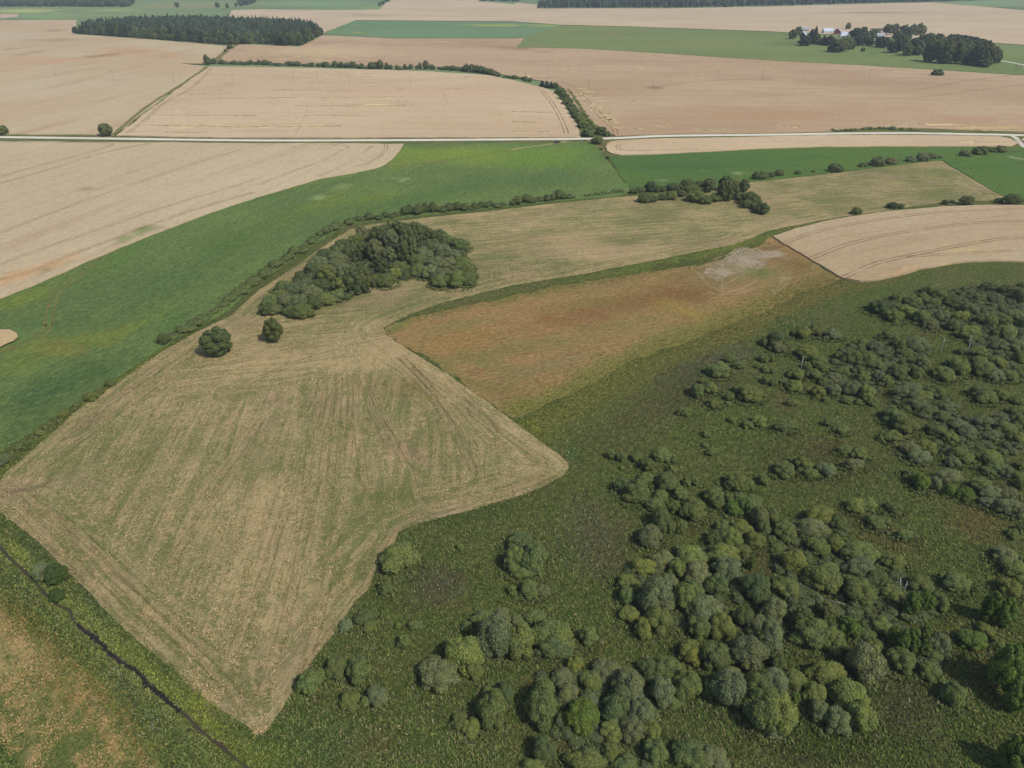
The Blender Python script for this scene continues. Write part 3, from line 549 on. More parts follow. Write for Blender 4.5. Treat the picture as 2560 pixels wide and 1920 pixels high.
# roads and tracks
m_road = field_mat('gravel', srgb(205, 200, 194), srgb(214, 208, 202), srgb(190, 184, 176), 0, 20, 4, .8, .12, 6, bump=.3)
road = [(-160, 293), (0, 296), (250, 299.3), (553, 303.2), (800, 302.8), (1106, 301), (1306, 299), (1380, 295.8), (1456, 293), (1659, 291), (1784, 288.7), (1884, 287.5), (1960, 287.4), (2059, 289), (2212, 292), (2340, 295)]
ribbon('road', road, 6.4, .09, m_road, wob=.04, label='white gravel road crossing the picture')
ribbon('road', [(2180, 291.5), (2192, 296), (2201, 305), (2213, 318), (2240, 340)], 3.6, .094, m_road, label='side track leaving the white road')
ribbon('road', [(2148, 129), (2180, 134), (2212, 140.5), (2280, 156)], 5, .26, m_road, wob=.03, label='short white track right of the farm grove')
m_rut = streak('rut', srgb(138, 114, 90), .85, (1 / 30., 1 / 5.)) if True else field_mat('rut', srgb(146, 118, 90), srgb(136, 110, 84), srgb(120, 98, 74), 0, 20, 4, 1, .2, 3)
m_rutg = field_mat('rut_green', srgb(116, 112, 70), srgb(124, 116, 74), srgb(98, 100, 58), 0, 20, 4, 1, .25, 3)
m_trk = streak('trodden_grass', srgb(128, 122, 78), .75)
TH = WH + .012
for i, (cr, pts, wd, gp) in enumerate([
    ('m4', [(0, 1110), (130, 1070), (260, 1018), (400, 970), (800, 885), (1300, 815), (1700, 785), (2212, 765), (2500, 760)], .55, 2.0),
    ('m4', [(370, 1197), (700, 1070), (1100, 980), (1500, 920), (1900, 880), (2212, 870), (2500, 866)], .65, 2.2),
    ('m4', [(655, 1362), (900, 1250), (1150, 1185), (1600, 1095), (1950, 1035), (2212, 1015), (2500, 1000)], .65, 2.2),
    ('m4', [(1150, 1185), (1500, 1158), (1900, 1137), (2212, 1127), (2500, 1120)], .6, 2.0),
    ('m4', [(400, 1045), (800, 985), (1200, 925), (1700, 870), (2212, 800)], .25, None),
    ('c3', [(255, 780), (330, 870), (400, 980), (450, 1090), (470, 1155)], .8, 3.0),
    ('c3', [(420, 712), (520, 740), (600, 820), (700, 930), (800, 1040), (880, 1110), (898, 1165)], .85, 3.2),
    ('m3', [(960, 203), (925, 215), (912, 235), (945, 255), (1010, 262), (1200, 262)], .7, 2.2),
    ('c1', [(1110, 1145), (1250, 1040), (1420, 890), (1650, 760), (1830, 590)], .7, 2.4),
    ('c1', [(1250, 1045), (1330, 1050)], .7, None),
    ('m1', [(0, 55), (300, 52), (700, 58), (900, 60), (965, 70), (930, 90), (700, 160), (350, 252), (0, 350)], .6, 2.0),
    ('m1', [(0, 407), (320, 320), (700, 200), (1000, 120), (1300, 62)], .7, 2.0),
    ('m2', [(0, 75), (200, 78), (310, 85), (330, 95)], .5, 1.8), ('m2', [(560, 72), (760, 80), (800, 92), (740, 125), (560, 220), (330, 300), (0, 425)], .5, 1.9),
    ('m2', [(1120, 68), (1120, 110), (1070, 170), (960, 240), (820, 262)], .5, 1.9), ('m2', [(1010, 80), (850, 190), (680, 290), (540, 345)], .45, 1.8),
    ('m1', [(0, 1240), (200, 1190), (500, 1070), (900, 920), (1300, 770), (1700, 630), (2212, 480)], .55, 1.9),
    ('m1', [(0, 1110), (400, 960), (900, 790), (1400, 620), (1900, 470), (2212, 370)], .4, 1.8),
    ('m1', [(0, 840), (640, 590), (1200, 400), (1700, 230), (2212, 80)], .4, 1.8),
    ('m4', [(2120, 140), (2150, 165), (2190, 225)], .6, 2.0),
    ('c3', [(655, 773), (900, 770), (1180, 757), (1400, 725), (1770, 692), (2212, 690)], .7, 2.0),
    ('c4', [(0, 770), (400, 768), (900, 790), (1300, 770), (1700, 700), (2212, 640)], .6, 2.0), ('c4', [(0, 825), (350, 820), (800, 850), (1300, 840), (1800, 780), (2212, 735)], .6, 2.0),
    ('c2', [(450, 880), (420, 1000), (380, 1090), (330, 1185)], .22, None), ('c2', [(1628, 760), (1630, 830), (1655, 890)], .3, None)]):
    ribbon('wheel_track', KV(cr, pts), wd, TH + .003 * (i % 3), m_rut, gp, seed=i, wob=.35, vary=.15)
ribbon('field_path', KV('c1', [(980, 1160), (1290, 905), (1550, 740), (1700, 640), (1800, 575)]), 3.4, WH + .02, m_rutg, wob=.3, label='grassy boundary strip between two ripe fields')
ribbon('field_path', KV('c1', [(1570, 546), (1650, 550), (1780, 552)]), 6, WH + .02, m_rutg, wob=.3)
ribbon('field_path', KV('c1', [(1855, 530), (1920, 470), (1975, 425), (2050, 385)]), 7, WH + .02, m_rutg, wob=.3)
ribbon('wheel_track', KV('m1', [(430, 1640), (428, 1540), (500, 1360), (690, 1190), (880, 1050), (1080, 950)]), 1.0, .262, m_trk, 2.4, seed=41, wob=.4, vary=.3)
ribbon('wheel_track', KV('k1', [(430, 100), (330, 220), (180, 290), (-100, 360)]), .9, .262, m_trk, 2.2, seed=42, wob=.4, vary=.3)
ribbon('wheel_track', KV('k1', [(330, 220), (560, 275), (700, 320), (760, 345)]), .9, .266, m_trk, 2.2, seed=43, wob=.5, vary=.3)
ribbon('wheel_track', KV('m2', [(1040, 268), (1250, 255), (1500, 230), (1900, 170), (2212, 125)]), 1.0, .262, m_trk, 2.2, seed=44, wob=.4, vary=.2)
ribbon('wheel_track', KV('m3', [(0, 258), (100, 238), (300, 213), (430, 192), (480, 182)]), 1.4, .262, field_mat('bare_soil', srgb(160, 150, 116), srgb(140, 136, 96), srgb(120, 120, 76), 0, 20, 4, 1, .25, 3), 2.0, seed=45, wob=.3)

# flattened streaks in the ripe crop: a pale laid strip with a dark rim
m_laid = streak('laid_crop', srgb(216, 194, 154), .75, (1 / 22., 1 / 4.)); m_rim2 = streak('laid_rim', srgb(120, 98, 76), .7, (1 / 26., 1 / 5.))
laid = [('c2', 370, 668, 500, 670), ('c2', 700, 668, 1000, 664), ('c2', 150, 776, 600, 777), ('c2', 440, 716, 780, 718), ('c2', 880, 714, 1040, 712), ('c2', 0, 845, 350, 842), ('c2', 550, 840, 1290, 835), ('c2', 340, 913, 1290, 910), ('c2', 420, 995, 930, 993), ('c2', 270, 1094, 740, 1086), ('c2', 0, 1095, 100, 1087), ('c2', 1200, 768, 1290, 768), ('c2', 1640, 765, 1800, 764), ('c2', 2000, 985, 2212, 983), ('c2', 1220, 875, 1310, 870),
        ('c1', 1340, 992, 2212, 998), ('c1', 1300, 1082, 2212, 1094), ('c1', 1430, 1142, 1800, 1142), ('c1', 1640, 775, 1920, 780), ('c1', 1880, 846, 2110, 849), ('c1', 1640, 815, 1780, 808), ('c3', 0, 962, 360, 970), ('c3', 0, 1048, 220, 1060), ('c3', 0, 1128, 320, 1134)]
laid2 = [('c3', 430, 600, 515, 612), ('c3', 690, 600, 890, 572), ('c3', 930, 610, 1035, 632), ('c3', 1055, 602, 1210, 570), ('c3', 1595, 576, 1930, 540), ('c3', 1530, 638, 1655, 630), ('c3', 1100, 470, 1330, 490), ('c3', 960, 1108, 1140, 1122), ('c3', 1590, 1122, 1870, 1122), ('c3', 1240, 1090, 1380, 1096), ('c3', 340, 500, 450, 520), ('c3', 350, 570, 420, 572), ('c3', 200, 455, 700, 450), ('c3', 370, 660, 525, 655), ('c3', 1000, 875, 1080, 872), ('c4', 90, 1096, 270, 1092), ('c4', 610, 1062, 720, 1070), ('c4', 1030, 1076, 1380, 1080), ('c4', 1650, 1092, 2212, 1082), ('c4', 1700, 1118, 2212, 1120), ('c4', 1000, 612, 1400, 628), ('c4', 0, 560, 100, 566), ('c4', 1780, 1228, 2050, 1230), ('c1', 1900, 500, 2212, 470), ('c2', 0, 470, 260, 480), ('c2', 100, 530, 400, 538)]
def wavy(a, sd):
    cr, x0, y0, x1, y1 = a; r = random.Random(sd); k = max(4, int(abs(x1 - x0) / 45))
    return KV(cr, [(x0 + (x1 - x0) * i / k, y0 + (y1 - y0) * i / k + r.uniform(-2.2, 2.2)) for i in range(k + 1)])
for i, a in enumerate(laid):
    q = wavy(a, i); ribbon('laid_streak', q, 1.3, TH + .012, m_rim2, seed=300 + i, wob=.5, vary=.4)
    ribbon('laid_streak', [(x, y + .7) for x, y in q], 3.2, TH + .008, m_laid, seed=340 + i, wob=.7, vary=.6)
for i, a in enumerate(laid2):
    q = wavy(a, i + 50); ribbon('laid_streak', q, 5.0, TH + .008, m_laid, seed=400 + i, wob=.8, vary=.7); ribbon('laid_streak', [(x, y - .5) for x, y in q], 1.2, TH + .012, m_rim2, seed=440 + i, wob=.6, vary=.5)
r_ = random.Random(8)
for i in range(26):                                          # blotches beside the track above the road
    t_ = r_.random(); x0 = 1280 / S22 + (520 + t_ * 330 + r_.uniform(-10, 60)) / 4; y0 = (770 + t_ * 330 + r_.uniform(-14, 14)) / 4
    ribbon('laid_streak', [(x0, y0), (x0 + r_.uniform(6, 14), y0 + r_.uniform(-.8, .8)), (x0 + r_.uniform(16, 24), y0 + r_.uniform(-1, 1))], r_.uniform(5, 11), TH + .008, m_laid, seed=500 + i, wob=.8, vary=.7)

# marks of the mower in the mown meadow
m_pale = streak('mower_mark_pale', srgb(184, 163, 128), .42, (1 / 9., 1 / 1.2)); m_dkm = streak('mower_mark_dark', srgb(112, 106, 68), .27, (1 / 9., 1 / 1.2))
fan = [[(565, 560), (540, 760), (505, 1000)], [(655, 560), (630, 760), (590, 980)], [(772, 560), (768, 760), (755, 1000)], [(815, 530), (815, 780), (808, 1050), (790, 1300)], [(862, 620), (862, 800), (850, 1000)], [(720, 560), (705, 800), (670, 1150), (650, 1500)],
       [(920, 560), (990, 820), (1060, 980), (1130, 1120)], [(960, 640), (1050, 880), (1180, 1110)], [(1000, 700), (1110, 900), (1250, 1110), (1330, 1300)], [(1180, 390), (1400, 600), (1560, 800), (1760, 1140), (1880, 1360)], [(1250, 380), (1500, 640), (1700, 900), (1890, 1180)], [(1130, 430), (1250, 500), (1340, 600)],
       [(1600, 480), (1780, 680), (2010, 960), (2150, 1160)], [(1330, 470), (1450, 590), (1500, 660)], [(1780, 830), (1900, 990), (2080, 1200)], [(1540, 760), (1700, 1000), (1880, 1350)], [(620, 1000), (590, 1250), (560, 1600)], [(480, 1000), (450, 1300), (430, 1600)], [(880, 1000), (900, 1200), (940, 1500)], [(1220, 1190), (1330, 1400), (1400, 1640)]]
for i, p in enumerate(fan):
    ribbon('mower_mark', KV('k2', p), .42, .052 + .002 * (i % 3), m_dkm, 1.9, seed=60 + i, wob=.6, vary=.4)
    q = [(x + 22, y) for x, y in p]
    ribbon('mower_mark', KV('k2', q), 1.3, .046, m_pale, seed=90 + i, wob=.6, vary=.4)
swl = [[(40, 1010), (180, 905), (330, 800), (430, 735)], [(60, 1030), (200, 925), (350, 815)], [(52, 1070), (150, 1150), (300, 1300), (430, 1420), (540, 1540)], [(85, 1090), (190, 1170), (330, 1300), (450, 1410)], [(25, 1085), (120, 1180), (240, 1300), (380, 1430), (500, 1560)],
       [(1190, 1020), (1090, 1060), (960, 1095), (880, 1120), (840, 1170), (780, 1270), (700, 1380), (620, 1500)], [(860, 770), (960, 840), (1080, 930), (1180, 1000)], [(850, 725), (700, 760), (560, 810), (480, 850)], [(840, 715), (720, 735), (560, 765), (460, 790)],
       [(1000, 628), (1200, 585), (1400, 548), (1600, 505), (1700, 475)], [(560, 640), (640, 590), (720, 530), (780, 500)], [(220, 900), (300, 860), (420, 790), (500, 755)], [(430, 1080), (520, 960), (560, 900)], [(330, 1260), (420, 1130), (500, 1020)], [(640, 1480), (690, 1300), (720, 1150)], [(560, 1500), (620, 1300), (660, 1100)], [(480, 1450), (560, 1250), (610, 1100)]]
for i, p in enumerate(swl):
    ribbon('mower_mark', p, 1.6, .046, m_pale, seed=120 + i, wob=.6, vary=.4)
    ribbon('mower_mark', [(x + 6, y + 3) for x, y in p], .5, .05, m_dkm, 2.0, seed=150 + i, wob=.6, vary=.4)

for i, p in enumerate([[(800, 740), (850, 800), (930, 830), (1020, 800), (1060, 780)], [(830, 720), (900, 700), (1000, 680), (1090, 650)], [(850, 760), (920, 740), (1000, 720), (1080, 690)], [(880, 780), (960, 750), (1060, 740)], [(900, 820), (950, 780), (1010, 750)], [(840, 830), (900, 840), (980, 835), (1040, 815)],
                       [(870, 690), (960, 660), (1060, 640)], [(920, 730), (900, 770), (930, 810)], [(1170, 760), (1160, 800), (1110, 835)], [(1185, 765), (1180, 800), (1130, 840)], [(1040, 640), (1120, 660), (1190, 690)]]):
    q = [((1280 + x / 1.728) / S22, (250 + y / 1.728) / S22) for x, y in p]
    ribbon('wheel_mark', q, 1.6, .056 + .002 * (i % 3), m_pale, seed=200 + i, wob=.5, vary=.5)

# the ditch: dark wet mud in a narrow cut
ditch = KV('b1', [(-60, 270), (0, 310), (60, 380), (150, 460), (210, 520), (270, 590), (350, 660), (420, 700), (450, 760), (500, 810), (580, 870), (650, 940), (740, 1010), (830, 1070), (900, 1150), (970, 1210), (1050, 1280), (1150, 1360), (1250, 1450), (1380, 1560), (1500, 1655), (1620, 1760)])
m_dit = plain('ditch_mud', (.018, .015, .010), .55, .4, 1.2)
m_mud = plain('bank_mud', (.050, .040, .024), .9, .3, 1.5)
ribbon('ditch_bank', ditch, .6, .03, m_mud, wob=.75, vary=.5, seed=9, label='muddy brown bank of the ditch')
ribbon('ditch', KV('b1', [(470, 780), (500, 810), (540, 840), (580, 870), (620, 905), (650, 940), (740, 1010), (830, 1070), (900, 1150), (970, 1210), (1050, 1280), (1100, 1310)]), .95, .04, m_dit, wob=.85, vary=.45, seed=12, label='dark wet ditch running through the grass')

# ------------------------------------------------------------------ foliage
def leaf_mat(name, trans=.22):
    """leaf colour comes from each plant's own object colour, varied leaf by leaf and clump by clump"""
    N = NT(name); oc = N.n("ShaderNodeObjectInfo").outputs['Color']
    v = N.attr('leaf').outputs['Fac']
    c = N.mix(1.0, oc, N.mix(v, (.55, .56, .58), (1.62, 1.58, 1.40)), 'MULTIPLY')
    n = N.noise(N.pos(), .55, 3)
    c = N.mix(N.smooth(n, .4, .65), c, N.mix(1.0, c, (1.14, 1.07, .85), 'MULTIPLY'))
    return N.out(c, .7, trans=trans, spec=.2)
m_leaf = leaf_mat('leaves'); m_needle = leaf_mat('needles', .06)
m_bark = plain('bark', (.11, .09, .065), .9, .35, 3.0)
m_twig = plain('grey_twigs', (.23, .21, .19), .9, .25, 3.0)
def birch_mat():
    N = NT('birch_bark'); n = N.noise(N.mapping(N.obj(), (1, 1, 4)), 2.2, 4)
    return N.out(N.mix(N.smooth(n, .52, .62), (.62, .60, .56), (.08, .07, .06)), .8)
m_birch = birch_mat()

def unit(v): return v / np.maximum(np.linalg.norm(v, axis=1, keepdims=True), 1e-9)
def leaves_on(lobes, n, size, rng, spread=.5, up=.25, zmin=0.0, shell=.10):
    """leaf quads on the outer skin of a set of ellipsoid lobes (cx,cy,cz,rx,ry,rz)"""
    L = np.array(lobes); vol = (L[:, 3] * L[:, 4] * L[:, 5]) ** (2 / 3.); pr = vol / vol.sum()
    Pn = np.zeros((0, 3)); Nn = np.zeros((0, 3)); tries = 0
    while len(Pn) < n and tries < 12:
        k = rng.choice(len(L), n * 2, p=pr); d = unit(rng.normal(size=(n * 2, 3)))
        rr = 1 - np.abs(rng.normal(0, shell, n * 2))
        # small bumps on each lobe
        bump = 1 + .07 * np.sin(d[:, 0] * 9 + k) * np.sin(d[:, 1] * 8 + 2 * k) + .05 * np.sin(d[:, 2] * 17 + k) * np.sin(d[:, 0] * 15)
        p = L[k, :3] + d * L[k, 3:] * (rr * bump)[:, None]
        # keep those not buried in another lobe
        keep = p[:, 2] > zmin
        for j in range(len(L)):
            q = (p - L[j, :3]) / L[j, 3:]; keep &= ~((np.sum(q * q, 1) < .72) & (k != j))
        nn = unit(d / L[k, 3:])
        Pn = np.concatenate([Pn, p[keep]]); Nn = np.concatenate([Nn, nn[keep]]); tries += 1
    Pn = Pn[:n]; Nn = Nn[:n]; n = len(Pn)
    nr = unit(Nn + spread * unit(rng.normal(size=(n, 3))) + np.array([0, 0, up]))
    a = unit(np.cross(nr, unit(rng.normal(size=(n, 3))))); b = np.cross(nr, a)
    s = size * rng.uniform(.6, 1.35, n)[:, None]
    v = np.stack([Pn - a * s, Pn - b * s * .62, Pn + a * s, Pn + b * s * .62], 1).reshape(-1, 3)
    f = np.arange(4 * n).reshape(n, 4)
    return v, f
def hull(lobes, shrink, zmin=-.02, nu=10, nv=7):
    vs = []; fs = []; b = 0
    for (cx, cy, cz, rx, ry, rz) in lobes:
        for j in range(nv + 1):
            t = math.pi * j / nv
            for i in range(nu):
                u = 2 * math.pi * i / nu; k = shrink * (1 + .08 * math.sin(3 * u + j + cx * 9))
                vs.append((cx + rx * k * math.sin(t) * math.cos(u), cy + ry * k * math.sin(t) * math.sin(u), max(zmin, cz + rz * k * math.cos(t))))
        for j in range(nv):
            for i in range(nu):
                p = b + j * nu + i; q = b + j * nu + (i + 1) % nu
                fs.append((p, q, q + nu, p + nu))
        b += (nv + 1) * nu
    return np.array(vs), np.array(fs)[:, ::-1]
def foliage_mesh(name, lobes, n, size, seed, mat, shrink=.86, spread=.5, twigs=0, up=.25, zmin=0.0, shell=.10):
    rng = np.random.default_rng(seed)
    v, f = leaves_on(lobes, n, size, rng, spread, up, zmin, shell)
    hv, hf = hull(lobes, shrink)
    hf = hf + len(v); V_ = np.concatenate([v, hv]); nf = len(f); nh = len(hf)
    mi = [0] * nf + [0] * nh; tv = []; tf = []
    if twigs:
        top = np.array(lobes)
        for _ in range(twigs):
            k = rng.integers(len(top)); d = rng.normal(size=3); d[2] = abs(d[2]) + .5; d /= np.linalg.norm(d)
            p0 = top[k, :3] + d * top[k, 3:] * .7; p1 = top[k, :3] + d * top[k, 3:] * rng.uniform(1.0, 1.14)
            side = np.cross(d, rng.normal(size=3)); side /= np.linalg.norm(side); wdt = size * .14
            b = len(V_) + len(tv); tv += [p0 - side * wdt, p0 + side * wdt, p1 + side * wdt * .3, p1 - side * wdt * .3]; tf.append((b, b + 1, b + 2, b + 3)); mi.append(1)
    fl = [f, hf]
    if tv: V_ = np.concatenate([V_, np.array(tv)]); fl.append(np.array(tf))
    me = mesh_np(name, V_, fl, [mat, m_twig], mi, smooth=False)
    lf = np.concatenate([rng.beta(2, 2, nf), np.full(nh, .32), np.zeros(len(tf))]).astype(np.float32)  # inner hull coloured darker than the leaves: painted shade in the gaps
    at = me.attributes.new('leaf', 'FLOAT', 'FACE')
    if len(me.polygons) == len(lf): at.data.foreach_set('value', lf)
    return me

def bush_lobes(seed, k, flat=1.0):
    r = random.Random(seed); L = [(r.uniform(-.08, .08), r.uniform(-.08, .08), .62, .66, .64, .80)]
    for i in range(k * 2 + 3):                               # rounded sprays all over the dome
        t = (i + .5) / (k * 2 + 3); z = t ** .8; a = i * 2.39996 + r.uniform(-.5, .5); q = math.sqrt(max(0, 1 - (z * .92) ** 2)); s = r.uniform(.24, .46) * (1.0 if i % 3 else .8)
        L.append((q * .60 * math.cos(a), q * .60 * math.sin(a), .28 + z * 1.05, s, s * r.uniform(.85, 1.15), s * r.uniform(.9, 1.25)))
    return L
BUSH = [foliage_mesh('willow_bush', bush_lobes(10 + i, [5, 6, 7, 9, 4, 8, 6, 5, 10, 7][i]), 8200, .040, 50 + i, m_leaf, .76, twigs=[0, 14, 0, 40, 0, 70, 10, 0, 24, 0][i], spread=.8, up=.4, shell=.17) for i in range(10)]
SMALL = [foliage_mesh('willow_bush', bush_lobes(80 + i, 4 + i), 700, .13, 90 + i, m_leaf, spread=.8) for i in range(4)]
def tree_lobes(seed, k, crown0=.18, wide=1.0, peak=.35):
    """unit height 1, crown radius about .5*wide at its widest"""
    r = random.Random(seed); L = []
    for i in range(k):
        t = (i + .5) / k; z = crown0 + (1 - crown0) * (t * .9 + .02)
        prof = math.sin(math.pi * min(1, (t * .88 + .12)) ** peak) if False else (math.sin(math.pi * (.14 + .80 * t ** (peak + .6)))) ** .7
        R = .37 * wide * prof; a = i * 2.4 + r.uniform(-.5, .5); s = r.uniform(.11, .175) * wide * (.6 + .4 * prof)
        L.append((R * math.cos(a) * .8, R * math.sin(a) * .8, min(z, 1 - s * .9), s, s, s * r.uniform(.8, 1.1) / max(wide, .75)))
    L.append((0, 0, crown0 + (1 - crown0) * .48, .25 * wide, .25 * wide, (1 - crown0) * .44))
    return L
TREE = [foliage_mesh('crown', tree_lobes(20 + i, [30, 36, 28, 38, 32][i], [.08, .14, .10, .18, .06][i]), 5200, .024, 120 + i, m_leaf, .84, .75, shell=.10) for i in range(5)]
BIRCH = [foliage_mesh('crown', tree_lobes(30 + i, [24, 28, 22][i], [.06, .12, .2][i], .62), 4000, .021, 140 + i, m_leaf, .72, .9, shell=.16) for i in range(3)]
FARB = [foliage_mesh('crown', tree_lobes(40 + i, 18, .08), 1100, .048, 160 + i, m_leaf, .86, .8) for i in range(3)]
def spruce_mesh(name, seed, tiers=9, n=900, wide=.22):
    rng = np.random.default_rng(seed); L = []
    vs = []; b = 0
    z = rng.uniform(.04, 1, n) ** 1.15; R = wide * (1 - z) ** .85 * (1 + .22 * np.sin(z * tiers * 2 * math.pi)); a = rng.uniform(0, 6.283, n)
    R = R * (1 + .18 * np.sin(3 * a + seed)) + .006
    P = np.stack([R * np.cos(a), R * np.sin(a), z], 1)
    out = np.stack([np.cos(a), np.sin(a), np.full(n, -.35)], 1); out = unit(out + .35 * rng.normal(size=(n, 3)))
    side = unit(np.cross(out, np.array([[0, 0, 1.0]]) + .4 * rng.normal(size=(n, 3))))
    s = (.055 * (1 - z * .72))[:, None] * rng.uniform(.6, 1.3, n)[:, None]
    v = np.stack([P - out * s * 1.4, P - side * s * .7, P + out * s, P + side * s * .7], 1).reshape(-1, 3); f = np.arange(4 * n).reshape(n, 4)
    m = 9; hv = []; hf = []
    zz = [.03, .25, .5, .75, .97]
    for q in zz:
        for i in range(m): hv.append((wide * .78 * (1 - q) ** .85 * math.cos(i * 2 * math.pi / m), wide * .78 * (1 - q) ** .85 * math.sin(i * 2 * math.pi / m), q))
    for j in range(len(zz) - 1):
        for i in range(m): hf.append((j * m + i, j * m + (i + 1) % m, (j + 1) * m + (i + 1) % m, (j + 1) * m + i))
    hf = np.array(hf) + len(v); me = mesh_np(name, np.concatenate([v, np.array(hv)]), [f, hf], [m_needle])
    lf = np.concatenate([rng.beta(2, 2, n), np.full(len(hf), .15)]).astype(np.float32)  # core cone painted darker than the needles, as shade inside the crown
    at = me.attributes.new('leaf', 'FLOAT', 'FACE')
    if len(me.polygons) == len(lf): at.data.foreach_set('value', lf)
    return me
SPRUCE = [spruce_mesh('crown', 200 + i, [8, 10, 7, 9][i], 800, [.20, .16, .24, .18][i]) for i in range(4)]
def trunk_mesh(mat, bend, h=.8, r=.018, seed=0, forks=3):
    rr = random.Random(seed); m = MB()
    pts = [(0, 0, -.02), (bend * .3, 0, h * .35), (bend, bend * .5, h * .7), (bend * 1.2, bend, h)]
    m.tube(pts, [r * 1.25, r, r * .6, r * .25], 7)
    for i in range(forks):
        t = rr.uniform(.3, .7); a = rr.uniform(0, 6.28); z = h * t
        m.tube([(bend * t, bend * .4 * t, z), (math.cos(a) * .10, math.sin(a) * .10, z + .14), (math.cos(a) * .17, math.sin(a) * .17, z + .27)], [r * .5, r * .35, r * .12], 5)
    me = bpy.data.meshes.new('trunk'); me.from_pydata(m.v, [], m.f); me.materials.append(mat)
    me.polygons.foreach_set('use_smooth', [True] * len(me.polygons)); me.update(); return me
TRUNK = [trunk_mesh(m_bark, .02 * i - .02, seed=i) for i in range(3)]
BTRUNK = [trunk_mesh(m_birch, .03 - .03 * i, .86, .011, seed=i + 5) for i in range(2)]
STRUNK = trunk_mesh(m_bark, 0, .5, .014, 3, 0)

TONE = {'e': (.060, .100, .030), 'g': (.138, .178, .062), 'y': (.170, .205, .060), 's': (.152, .182, .090), 'd': (.104, .138, .054), 'b': (.105, .160, .036), 'n': (.050, .072, .034), 'c': (.085, .112, .042)}
TWORD = {'e': 'dark green', 'g': 'green', 'y': 'yellow-green', 's': 'grey-green', 'd': 'dark', 'b': 'bright green', 'n': 'blackish', 'c': 'dark'}
ORD = ['first', 'second', 'third', 'fourth', 'fifth', 'sixth', 'seventh', 'eighth', 'ninth', 'tenth', 'eleventh', 'twelfth', 'thirteenth', 'fourteenth', 'fifteenth', 'sixteenth', 'seventeenth', 'eighteenth', 'nineteenth', 'twentieth',
       'twenty-first', 'twenty-second', 'twenty-third', 'twenty-fourth', 'twenty-fifth', 'twenty-sixth', 'twenty-seventh', 'twenty-eighth', 'twenty-ninth', 'thirtieth']
def tone(k, r, f=1.0):
    c = TONE[k]; q = r.uniform(.86, 1.16) * f; w_ = r.uniform(-.07, .07)
    return (c[0] * q * (1 + w_), c[1] * q, c[2] * q * (1 - w_), 1)
def fit_dome(cx, cy, w, h):
    """ellipsoid standing on the ground whose outline fills the box w x h round cx, cy (photo pixels)"""
    z = 1.0
    for _ in range(4):
        x, y, t = G(cx, cy, z); a = w / 2 * t / F_PX; hh = h / 2 * t / F_PX
        dl = math.atan2(CAM_H - z, y); sd_, cd = math.sin(dl), math.cos(dl)
        q = hh * hh - (a * sd_) ** 2
        c = math.sqrt(q) / cd if q > 0 else 0
        c = min(max(c, .60 * a), 1.15 * a); ad = math.sqrt(max(hh * hh - (c * cd) ** 2, (.6 * a * sd_) ** 2)) / sd_
        ad = min(ad, 1.6 * a); z = .75 * c
    return x, y, a, ad, c
rb = random.Random(5)
def scaled(name, me, loc, sc, rz, col, parent=None):
    o = link(name, me, parent); o.location = loc; o.scale = sc; o.rotation_euler = (0, 0, rz); o.color = col; return o
def size_word(v, lo, hi): return 'small' if v < lo else ('large' if v > hi else 'medium')
def bushes(crop, place, items, group, kinds=BUSH, name='willow_bush', cat='bush', noun='willow bush', size=(1.9, 3.4), grow=1.16):
    """items: (cx, cy, w, h, tone) in the pixels of one enlarged crop; one bush each"""
    px = sorted(range(len(items)), key=lambda i: items[i][0]); rank = {j: i for i, j in enumerate(px)}
    for i, (cx, cy, w_, h_, tn) in enumerate(items):
        gx, gy = K(crop, cx, cy); s = CROPS[crop][2]
        x, y, a, ad, c = fit_dome(gx, gy, w_ / s, h_ / s)
        near_round = abs(a - ad) < .18 * a
        rz = rb.uniform(0, 6.28) if near_round else rb.choice([0, math.pi]) + rb.uniform(-.2, .2)
        lib = SMALL if (a < 1.3 or y > 420) else kinds
        o = scaled(name, rb.choice(lib), (x, y, 0), (a * grow, ad * grow, c * (1 + (grow - 1) * .6)), rz, tone(tn, rb, 1.06 if name == 'copse_shrub' else 1.0))
        if len(items) == 1: lab = f"{TWORD[tn]} {noun} {place}"
        else:
            sw = {'small': 'small ', 'large': 'large ', 'medium': ''}[size_word(a, *size)]
            lab = f"{sw}{TWORD[tn]} {noun}, {ORD[rank[i]]} from left {place}"
        tag(o, lab, cat, group)
